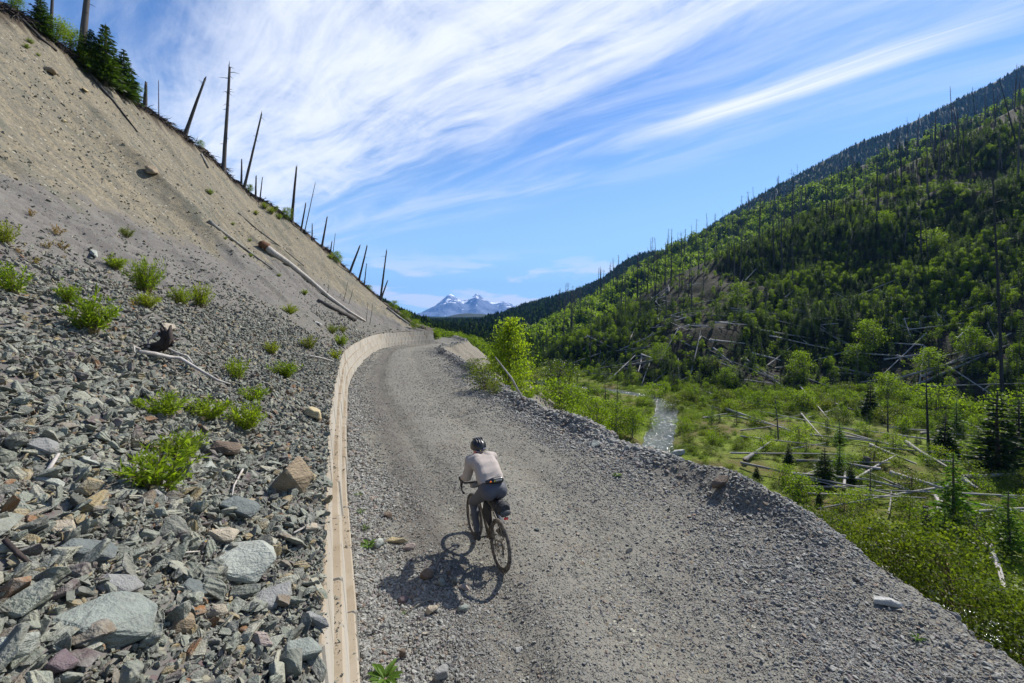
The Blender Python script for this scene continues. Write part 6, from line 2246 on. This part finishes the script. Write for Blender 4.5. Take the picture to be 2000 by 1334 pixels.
def scree_plants():
    r = np.random.default_rng(17)
    DULL = leaf_material('dusty_shrub_leaves', [(.085, .12, .02), (.12, .15, .03), (.17, .15, .04)], (1.6, 1.7, 0.5), 0.4)
    SH = [shrub(0.5, 0.62, 600 + i, 44 - 9 * (i % 3), 28 - 6 * (i % 2), (M['stem'], DULL if i % 2 else M['herb'])) for i in range(5)]
    RED = [shrub(0.3, 0.36, 620 + i, 12, 12, (M['stem'], M['redleaf']), (0.05, 0.02)) for i in range(2)]
    FINE = [shrub(0.5, 0.6, 630 + i, 52, 34, None, (0.06, 0.012)) for i in range(2)]
    items = [(285, 572, 66, 68, 'f', 'tall bright green shrub on the middle scree'), (285, 602, 46, 32, 's', 'lower half of the tall shrub clump on the scree'), (392, 600, 46, 46, 'f', 'dense rounded shrub at the upper scree edge'),
             (354, 596, 44, 38, 'f', 'yellowish shrub leaning on the dense rounded one'), (178, 650, 82, 78, 's', 'ragged green shrub left of the black root'), (312, 958, 150, 90, 's', 'largest shrub, dense and leafy, above the round grey boulder'),
             (350, 905, 90, 62, 's', 'looser shrub growing behind the largest one'), (318, 815, 86, 48, 's', 'low shrub under the driftwood branch'), (404, 822, 78, 46, 's', 'low shrub in the middle of the row under the driftwood'),
             (480, 842, 70, 56, 's', 'upright shrub at the end of the row near the wall'), (466, 742, 46, 42, 's', 'small shrub above the driftwood end'), (556, 738, 62, 34, 'f', 'bright cushion shrub close to the wall'),
             (494, 786, 66, 32, 's', 'spreading shrub touching the driftwood end'), (531, 692, 32, 26, 'f', 'small round shrub alone on the scree'), (14, 478, 44, 44, 's', 'green shrub at the picture edge on the upper scree'),
             (28, 575, 70, 58, 's', 'sparse shrub at the picture edge on the middle scree'), (248, 464, 24, 22, 's', 'tiny shrub on the purple scree'), (226, 526, 42, 28, 's', 'small shrub beside the long pale sliver'),
             (132, 592, 44, 42, 's', 'wispy shrub behind the ragged one'), (565, 614, 34, 20, 'f', 'low yellow green tuft below the silver log'), (604, 682, 34, 26, 's', 'small shrub near the far wall'),
             (648, 652, 26, 18, 's', 'first of the little shrubs above the far wall'), (666, 676, 28, 24, 's', 'rounded little shrub above the far wall'), (690, 672, 30, 20, 's', 'leafy little shrub at the far wall edge'),
             (720, 660, 22, 28, 'f', 'dark green shrub hanging over the far wall'), (655, 704, 32, 22, 's', 'little shrub beside the wall top'), (668, 650, 20, 14, 's', 'smallest shrub in the far cluster'), (120, 1000, 1, 1, 's', '')]
    for x, y, w, h, k, lab in items:
        if not lab:
            continue
        g = hit(x, y)
        if g is None:
            continue
        p = g[0]
        protos = FINE if k == 'f' else SH
        b = p.y / F
        tree_obj('scree_shrub', protos[int(r.integers(0, len(protos)))], p, r.random() * 6.28, (w * b / 0.56, w * b / 0.56, h * b / 0.44 * 1.0), lab, 'shrub', None, (0, 0), ('stem', 'leaves'))
    for x, y, w, lab in ((110, 458, 26, 'reddish rounded sprig high on the scree'), (60, 422, 20, 'rusty sprig near the upper picture edge'), (95, 486, 22, 'red sprig among pale slabs'), (122, 488, 24, 'yellow and red sprig beside another'),
                         (68, 516, 22, 'orange sprig above the sparse shrub'), (36, 494, 14, 'small rusty sprig at the edge'), (125, 505, 10, 'tiny rusty sprig beside a larger sprig'), (262, 600, 20, 'reddish stems at the foot of the tall shrub')):
        g = hit(x, y)
        if g:
            b = g[0].y / F
            tree_obj('red_sprig', RED[int(r.integers(0, 2))], g[0], r.random() * 6.28, w * b / 0.33, lab, 'plant', None, (0, 0), ('stem', 'leaves'))
    # small herbs on the tan bank
    for x, y, w in ((410, 380, 14), (500, 420, 12), (517, 408, 16), (530, 418, 18), (545, 428, 14), (455, 440, 8), (488, 472, 8), (440, 468, 8), (490, 502, 9), (645, 506, 12), (595, 576, 14), (545, 540, 8), (60, 85, 12), (52, 95, 12), (75, 110, 8)):
        g = hit(x, y)
        if g:
            b = g[0].y / F
            tree_obj('green_herb', FINE[0], g[0], r.random() * 6.28, w * b / 0.55, 'tiny green herb rooted in the bare tan bank', 'plant', 'tiny herbs on the tan bank', (0, 0), ('stem', 'leaves'))
    # weeds between wall and road: rosettes of broad leaves
    def rosette(seed, n=14, L=0.16, W=0.045, up=0.7):
        q = np.random.default_rng(seed)
        mb = MB()
        for i in range(n):
            a = i * 2.4 + q.normal(0, 0.2)
            el = up * q.uniform(0.5, 1.3)
            d = Vector((math.cos(a), math.sin(a), 0))
            l = L * q.uniform(0.6, 1.1)
            pts = [Vector((0, 0, 0)) + d * (l * t * math.cos(el * (1 - 0.5 * t))) + Vector((0, 0, l * t * math.sin(el) * (1.1 - 0.55 * t))) for t in (0, .3, .6, .85, 1)]
            s = Vector((-d.y, d.x, 0))
            wd = [0.15, 0.75, 1, 0.6, 0.02]
            vs = []
            for p, w in zip(pts, wd):
                vs += [p - s * W * w * 0.5 + Vector((0, 0, 0.01 * w)), p, p + s * W * w * 0.5 + Vector((0, 0, 0.01 * w))]
            fs = []
            for t in range(4):
                for c in range(2):
                    fs.append((t * 3 + c, t * 3 + c + 1, t * 3 + c + 4, t * 3 + c + 3))
            mb.add([tuple(v) for v in vs], fs)
        return mb.mesh('leaves', M['larch'])
    RO = [rosette(1), rosette(2, 10, 0.18, 0.03, 0.9)]
    for x, y, w, k, lab in ((752, 1328, 74, 0, 'big broad leaved rosette at the bottom of the picture'), (719, 1068, 38, 0, 'broad leaved weed beside the smooth pale stone'), (714, 1034, 24, 1, 'thin weed between wall and road above the broad one'),
                            (704, 1002, 22, 1, 'second thin weed along the wall foot'), (701, 968, 18, 1, 'uppermost thin weed along the wall foot'), (790, 1200, 16, 1, 'tiny weed beside the dry stalk'), (1206, 930, 22, 0, 'flat green tuft alone on the road shoulder'), (1792, 1250, 30, 1, 'thin weed on the road shoulder below the white slab')):
        g = hit(x, y)
        if g:
            s = w * g[0].y / F / 0.30
            root = empty('weed', g[0], (0, 0, r.random() * 6), s)
            tag(root, lab, 'weed')
            link('leaves', RO[k], root)
    # dry stalk on the gravel
    a, b = hit(790, 1204), hit(845, 1173)
    if a and b:
        mb = MB()
        mb.tube([a[0] + Vector((0, 0, .02)), a[0].lerp(b[0], 0.5) + Vector((0, 0, .05)), b[0] + Vector((0, 0, .03))], [0.006, 0.007, 0.005], 5, rough=0.3)
        tag(mb.obj('dry_stalk', M['paletrunk'], None, True), 'straw coloured dry stalk lying on the gravel', 'stalk')


def bank_wood():
    """Dead trunks along the crest, logs and roots on the bank."""
    r = random.Random(23)
    def crest_at(x, y):
        # the first ground point under the pixel, else the nearest crest point
        h = None
        for dy in (2, 6, 10, 16, 24, 34):
            h = hit(x, y + dy, ('bank', 'side_hill105'))
            if h and h[3] == 'bank':
                return h[0]
        return h[0] if h else None

    T = [(158, 108, 178, -60, 15, 4, 'thickest dead trunk on the crest, leaning out of the picture top'), (100, 48, 104, -60, 7, 3, 'thin bare trunk behind the spruces at the top'), (114, 44, 116, -60, 5, 3, 'second thin trunk behind the spruces at the top'),
         (258, 150, 259, 32, 3.5, 14, 'tall twiggy dead pole beside the crest spruces'), (206, 128, 208, 55, 7, 2, 'broken trunk standing inside the crest spruces'), (282, 206, 287, 160, 9, 0, 'short thick stub on the crest past the spruces'),
         (310, 222, 310, 155, 2.2, 10, 'thin twiggy pole past the short stub'), (362, 252, 402, 149, 8, 2, 'thick leaning trunk of the crossed pair'), (376, 212, 395, 114, 5.5, 3, 'thin leaning trunk of the crossed pair'),
         (437, 318, 448, 123, 9, 16, 'tallest crest trunk with bare twigs at its top'), (471, 350, 472, 310, 5, 0, 'short post like stub between two tall trunks'), (477, 358, 513, 217, 6, 5, 'tall slim trunk leaning downhill'),
         (499, 374, 501, 342, 4.5, 0, 'short pointed stub on the crest'), (508, 381, 513, 345, 3, 8, 'forked twiggy stub on the crest'), (570, 432, 579, 322, 7, 8, 'straight dark trunk with twigs in the middle of the crest'),
         (588, 450, 597, 395, 4.5, 1, 'broken trunk right of the straight dark one'), (594, 455, 616, 355, 2.2, 5, 'very thin pole leaning downhill'), (609, 468, 610, 436, 3.5, 0, 'short stub below the thin leaning pole'),
         (628, 480, 640, 422, 5, 1, 'medium leaning trunk lower on the crest'), (645, 493, 649, 470, 3.5, 0, 'small stub right of the medium leaning trunk'), (650, 496, 655, 455, 1.8, 4, 'thin twig like pole beside the small stub'),
         (683, 532, 703, 478, 6, 1, 'leaning trunk, first of the lower group'), (701, 546, 717, 478, 5, 1, 'leaning trunk, second of the lower group'), (711, 552, 716, 514, 3, 0, 'thin stub beside the lower leaning pair'),
         (742, 576, 756, 486, 5, 2, 'last tall trunk above the far wall'), (743, 577, 758, 547, 4.5, 0, 'short leaning trunk crossing the last tall one')]
    for k, (x0, y0, x1, y1, w, tw, lab) in enumerate(T):
        p = crest_at(x0, y0)
        if p is None:
            continue
        top = P(x1, y1, p.y)
        d = top - p
        L = d.length
        rad = w * p.y / F / 2 * 0.86
        o = link('dead_tree', snag_mesh(1.0, 1.0 / 40, 700 + k, True, tw + 3, M['snag'], 9, 0.006, 0.5))
        o.rotation_mode = 'QUATERNION'
        o.rotation_quaternion = Vector((0, 0, 1)).rotation_difference(d.normalized())
        o.scale = (max(rad * 40, 0.02), max(rad * 40, 0.02), L * 1.03)
        if tw > 3:
            me = o.data
            kx = L / (rad * 40)
            for v in me.vertices:                       # keep twigs as long as the trunk's own scale
                q = math.hypot(v.co.x, v.co.y)
                if q > 1.4 / 40:
                    f = (1.0 / 40 + (q - 1.0 / 40) * min(kx, 6) * 0.8) / q
                    v.co.x *= f
                    v.co.y *= f
        o.location = p - d.normalized() * 0.03 * L
        tag(o, lab, 'dead tree')
    # spruces and bushes on the crest
    for x, y, hp, lab in ((80, 62, 80, 'spruce at the top of the crest cut by the picture top'), (178, 140, 90, 'dark spruce right of the thickest dead trunk'), (206, 165, 125, 'tallest spruce of the crest group'), (242, 185, 95, 'outer spruce of the crest group'), (228, 175, 70, 'low spruce between the crest spruces')):
        p = crest_at(x, y)
        if p:
            h = hp * p.y / F
            tree_obj('spruce_tree', CON_HI[k % 3], p - Vector((0, 0, 0.2)), r.random() * 6, (h * 1.25, h * 1.25, h), lab, 'tree')
            k += 1
    for x, y, hp, lab in ((30, 22, 34, 'bright bush at the top left of the crest'), (110, 78, 46, 'leafy bush under the thin trunks'), (140, 92, 48, 'leafy bush left of the thickest trunk'), (176, 140, 46, 'bright bush at the foot of the spruces'), (262, 192, 34, 'bright bush at the end of the spruce group'),
                          (392, 282, 16, 'small bush under the crossed trunks'), (487, 366, 18, 'little bush by the slim trunk'), (540, 408, 10, 'tiny bush on the crest lip'), (562, 428, 26, 'green bush at the straight dark trunk'), (658, 512, 24, 'round bush on the lower crest'), (770, 590, 20, 'bush where the crest drops to the forest'), (722, 566, 12, 'tiny bush near the last trunks'),
                          (790, 625, 22, 'bright bush on the nose of the bank'), (812, 640, 20, 'second bright bush on the nose of the bank'), (836, 655, 18, 'bush behind the end of the wall')):
        p = crest_at(x, y)
        if p:
            h = hp * p.y / F
            tree_obj('green_bush', BR_HI[r.randint(0, 3)], p - Vector((0, 0, 0.1)), r.random() * 6, (h * 1.3, h * 1.3, h), lab, 'bush')
    # logs on the bank: pixel chain, width in pixels at the two ends
    def chain(name, pts, w0, w1, mat, lab, cat='log', lift=0.4, sides=9, rough=0.12, extra=None):
        wp, rad = [], []
        for i, (x, y) in enumerate(pts):
            h = hit(x, y, ('bank',))
            if h is None:
                continue
            f = i / (len(pts) - 1)
            rr = (w0 + (w1 - w0) * f) * h[0].y / F / 2
            wp.append(h[0] + h[1] * rr * lift)
            rad.append(rr)
        if len(wp) < 2:
            return None
        mb = MB()
        mb.tube(wp, rad, sides, rough=rough, seed=len(lab))
        if extra:
            extra(mb, wp, rad)
        o = mb.obj(name, mat, None, True)
        tag(o, lab, cat)
        return o
    chain('fallen_log', [(514, 484), (530, 497), (560, 516), (600, 548), (640, 582), (680, 610), (712, 628)], 13, 4, M['silver'], 'long smooth silver log lying down the far bank', lift=0.9)
    chain('log_root', [(508, 478), (513, 483), (519, 488)], 15, 16, M['rust_wood'], 'rusty broken root end above the silver log', 'root', 0.8, rough=0.5)
    chain('fallen_log', [(405, 433), (425, 448), (455, 470), (490, 496), (533, 526)], 9, 3, M['log'], 'grey log half buried across the tan bank', lift=0.5)
    chain('fallen_log', [(464, 416), (500, 447), (545, 480), (594, 520)], 3, 1.5, M['snag'], 'thin dark pole lying on the tan bank')
    chain('fallen_log', [(620, 588), (650, 604), (692, 626)], 6, 8, M['snag'], 'dark log lying beside the lower end of the silver log', lift=0.8)
    chain('fallen_log', [(108, 62), (130, 90), (158, 122), (190, 165), (222, 200), (268, 258)], 10, 2, M['snag'], 'long dark trunk lying down the bank from the crest', lift=0.8)
    chain('fallen_log', [(8, 8), (40, 38), (80, 78), (108, 100)], 6, 5, M['snag'], 'dark trunk along the crest lip at the top', lift=0.9)
    chain('fallen_log', [(362, 256), (376, 275), (392, 302), (406, 328)], 6, 3, M['log'], 'short grey log hanging below the crossed trunks', lift=0.8)
    chain('fallen_log', [(755, 602), (775, 618), (800, 636)], 4, 4, M['log'], 'log on the nose of the bank near the forest', lift=0.9)
    chain('fallen_log', [(270, 196), (300, 210), (340, 228), (392, 242)], 2, 1.5, M['log'], 'thin fallen pole along the crest under the stubs', lift=3.0)
    # root plate of the crest
    chain('log_root', [(412, 300), (424, 318), (440, 326)], 14, 18, M['root'], 'tangled dark root plate under the tallest crest trunk', 'root', 0.8, rough=0.6)
    # black root with pale driftwood arms
    root = empty('driftwood_root', hit(300, 694)[0])
    tag(root, 'black upturned root with pale driftwood arms on the scree', 'driftwood')

    def part(name, pts, radpx, mat, up=None):
        base = hit(300, 694)[0]
        wp = []
        for i, p in enumerate(pts):
            if len(p) == 2:
                h = hit(p[0], p[1], ('bank',))
                wp.append(h[0] + Vector((0, 0, radpx[min(i, len(radpx) - 1)] * h[0].y / F * 0.5 + 0.11)))
            else:
                wp.append(P(p[0], p[1], base.y + p[2]))
        rad = [q * base.y / F / 2 for q in radpx]
        mb = MB()
        mb.tube(wp, rad, 9, rough=0.35, seed=4)
        o = mb.obj(name, mat, None, True)
        o.parent = root
        o.matrix_parent_inverse = Matrix.Translation(root.location).inverted()
        return o
    b0 = hit(300, 694)[0]
    k0 = b0.y / F
    mb = MB()
    q = random.Random(8)
    for j in range(11):                                    # twisted cords of the upturned root
        wp, rr = [], []
        ox, oz = q.uniform(-7, 7), q.uniform(-4, 4)
        for i, (x, z) in enumerate(((-36, 2), (-22, 4), (-6, 6), (12, 8), (26, 14), (29, 28), (24 + q.uniform(-9, 9), 40 + q.uniform(-8, 8)))):
            wp.append(b0 + Vector(((x + ox + q.uniform(-4, 4)) * k0, q.uniform(-6, 6) * k0, (z + oz + q.uniform(-3, 3)) * k0 + 0.05)))
            rr.append(q.uniform(3.0, 6.0) * k0 * (0.45 if i in (0, 6) else 1))
        mb.tube(wp, rr, 7, rough=0.6, seed=j)
    o = mb.obj('root_crown', M['root'], None, True)
    o.parent = root
    o.matrix_parent_inverse = Matrix.Translation(root.location).inverted()
    part('branch', [(272, 706), (300, 710), (330, 716), (352, 718), (372, 730), (400, 746), (425, 760), (450, 766)], [7, 8, 7, 7, 6, 5.5, 5, 2.5], M['silver'])
    part('branch', [(320, 695), (345, 706), (366, 712), (376, 725)], [6, 5, 4, 3], M['silver'])
    part('branch', [(290, 694), (292, 676, 0.0), (290, 664, 0.0), (303, 656, 0.0), (309, 648, 0.0)], [5, 5, 4, 4, 3], M['silver'])
    part('branch', [(274, 700), (262, 695), (263, 706)], [4, 3.5, 2], M['silver'])
    for pts, w, lab in (([(600, 700), (625, 704), (650, 710)], 3, 'pale driftwood stick near the wall top'), ([(470, 925), (452, 955), (448, 978)], 4, 'pale bent stick beside the rusty block'), ([(323, 1090), (352, 1086), (385, 1082)], 4, 'straight grey stick among the slabs'),
                        ([(240, 950), (238, 985), (236, 1030)], 2.5, 'thin upright dry stem among stones'), ([(570, 1050), (590, 1038), (606, 1026)], 4, 'split orange and white stick by the wall'), ([(0, 1075), (22, 1100), (48, 1116)], 10, 'dark rotten branch at the picture edge'), ([(84, 936), (98, 914), (108, 898)], 8, 'brownish weathered wood chunk by the grey boulder')):
        chain('driftwood_stick', pts, w, w * 0.7, M['silver'] if 'dark' not in lab else M['root'], lab, 'stick', 4.5, 8, 0.45)
    # dry saplings over the far wall
    for k, (x0, y0, x1, y1, lab) in enumerate(((671, 588, 679, 552, 'thin dead sapling standing above the far wall'), (681, 594, 690, 562, 'dead sapling right of the first one above the far wall'), (715, 628, 718, 590, 'dead sapling close to the far wall end'), (722, 634, 728, 592, 'leaning dead sapling beside the dark shrub'), (676, 722, 690, 772, 'dark stick leaning over the near wall face'), (640, 572, 641, 556, 'tiny dead stem on the far bank'))):
        h = hit(x0, y0)
        if h:
            a = h[0]
            b = P(x1, y1, a.y - (0.25 if 'stick' in lab else 0))
            mb = MB()
            mb.tube([a, a.lerp(b, 0.5) + Vector((0.03, 0, 0)), b], [0.03, 0.025, 0.012], 5)
            if 'stick' not in lab:
                for t in (0.4, 0.6, 0.8):
                    p = a.lerp(b, t)
                    mb.tube([p, p + Vector((0.3 * (1 if k % 2 else -1) * (1.2 - t), 0, 0.25))], [0.012, 0.004], 4, cap=False)
            tag(mb.obj('dead_sapling', M['snag'], None, True), lab, 'sapling')




def crest_roots():
    """Dark turf, roots and twigs hanging over the lip of the bank."""
    r = np.random.default_rng(29)
    tw = []
    for k in range(5):
        mb = MB()
        q = random.Random(k)
        for _ in range(7):
            p = Vector((0, 0, 0))
            d = Vector((q.uniform(-1, 1), q.uniform(-1, 1), q.uniform(-0.9, 0.5)))
            pts = [p]
            for s in range(4):
                d = d + Vector((q.uniform(-.6, .6), q.uniform(-.6, .6), q.uniform(-.6, .2)))
                p = p + d.normalized() * 0.25
                pts.append(p)
            mb.tube(pts, [0.05, 0.04, 0.03, 0.02, 0.008], 4, cap=False)
        tw.append(mb.mesh('root', M['root'], True))
    n = 1500
    i = r.integers(60, BANK.shape[0] - 6, n)
    p = BANK[i, 179] + r.normal(0, 0.25, (n, 3)) * np.array([1, 1, 0.5])
    p[:, 2] += 0.02
    Z = np.array([(gz[0] if (gz := ground(x, y, ('bank',))) else z) for x, y, z in p])
    p[:, 2] = np.minimum(p[:, 2], Z + 0.15)
    scatter('crest_roots', p, r.uniform(-1, 1, (n, 3)) * np.array([0.5, 0.5, 3.1]), r.uniform(0.3, 0.95, n)[:, None] * np.ones((1, 3)), r.integers(0, 5, n), tw,
            'dark roots and torn turf along the lip of the bank', 'roots')


M['rust_wood'] = wood_material('rust_wood', (.20, .085, .035), (.10, .05, .03), char=0.3)
hill_vegetation()
valley()
road_edge_plants()
scree_plants()
bank_wood()
crest_roots()
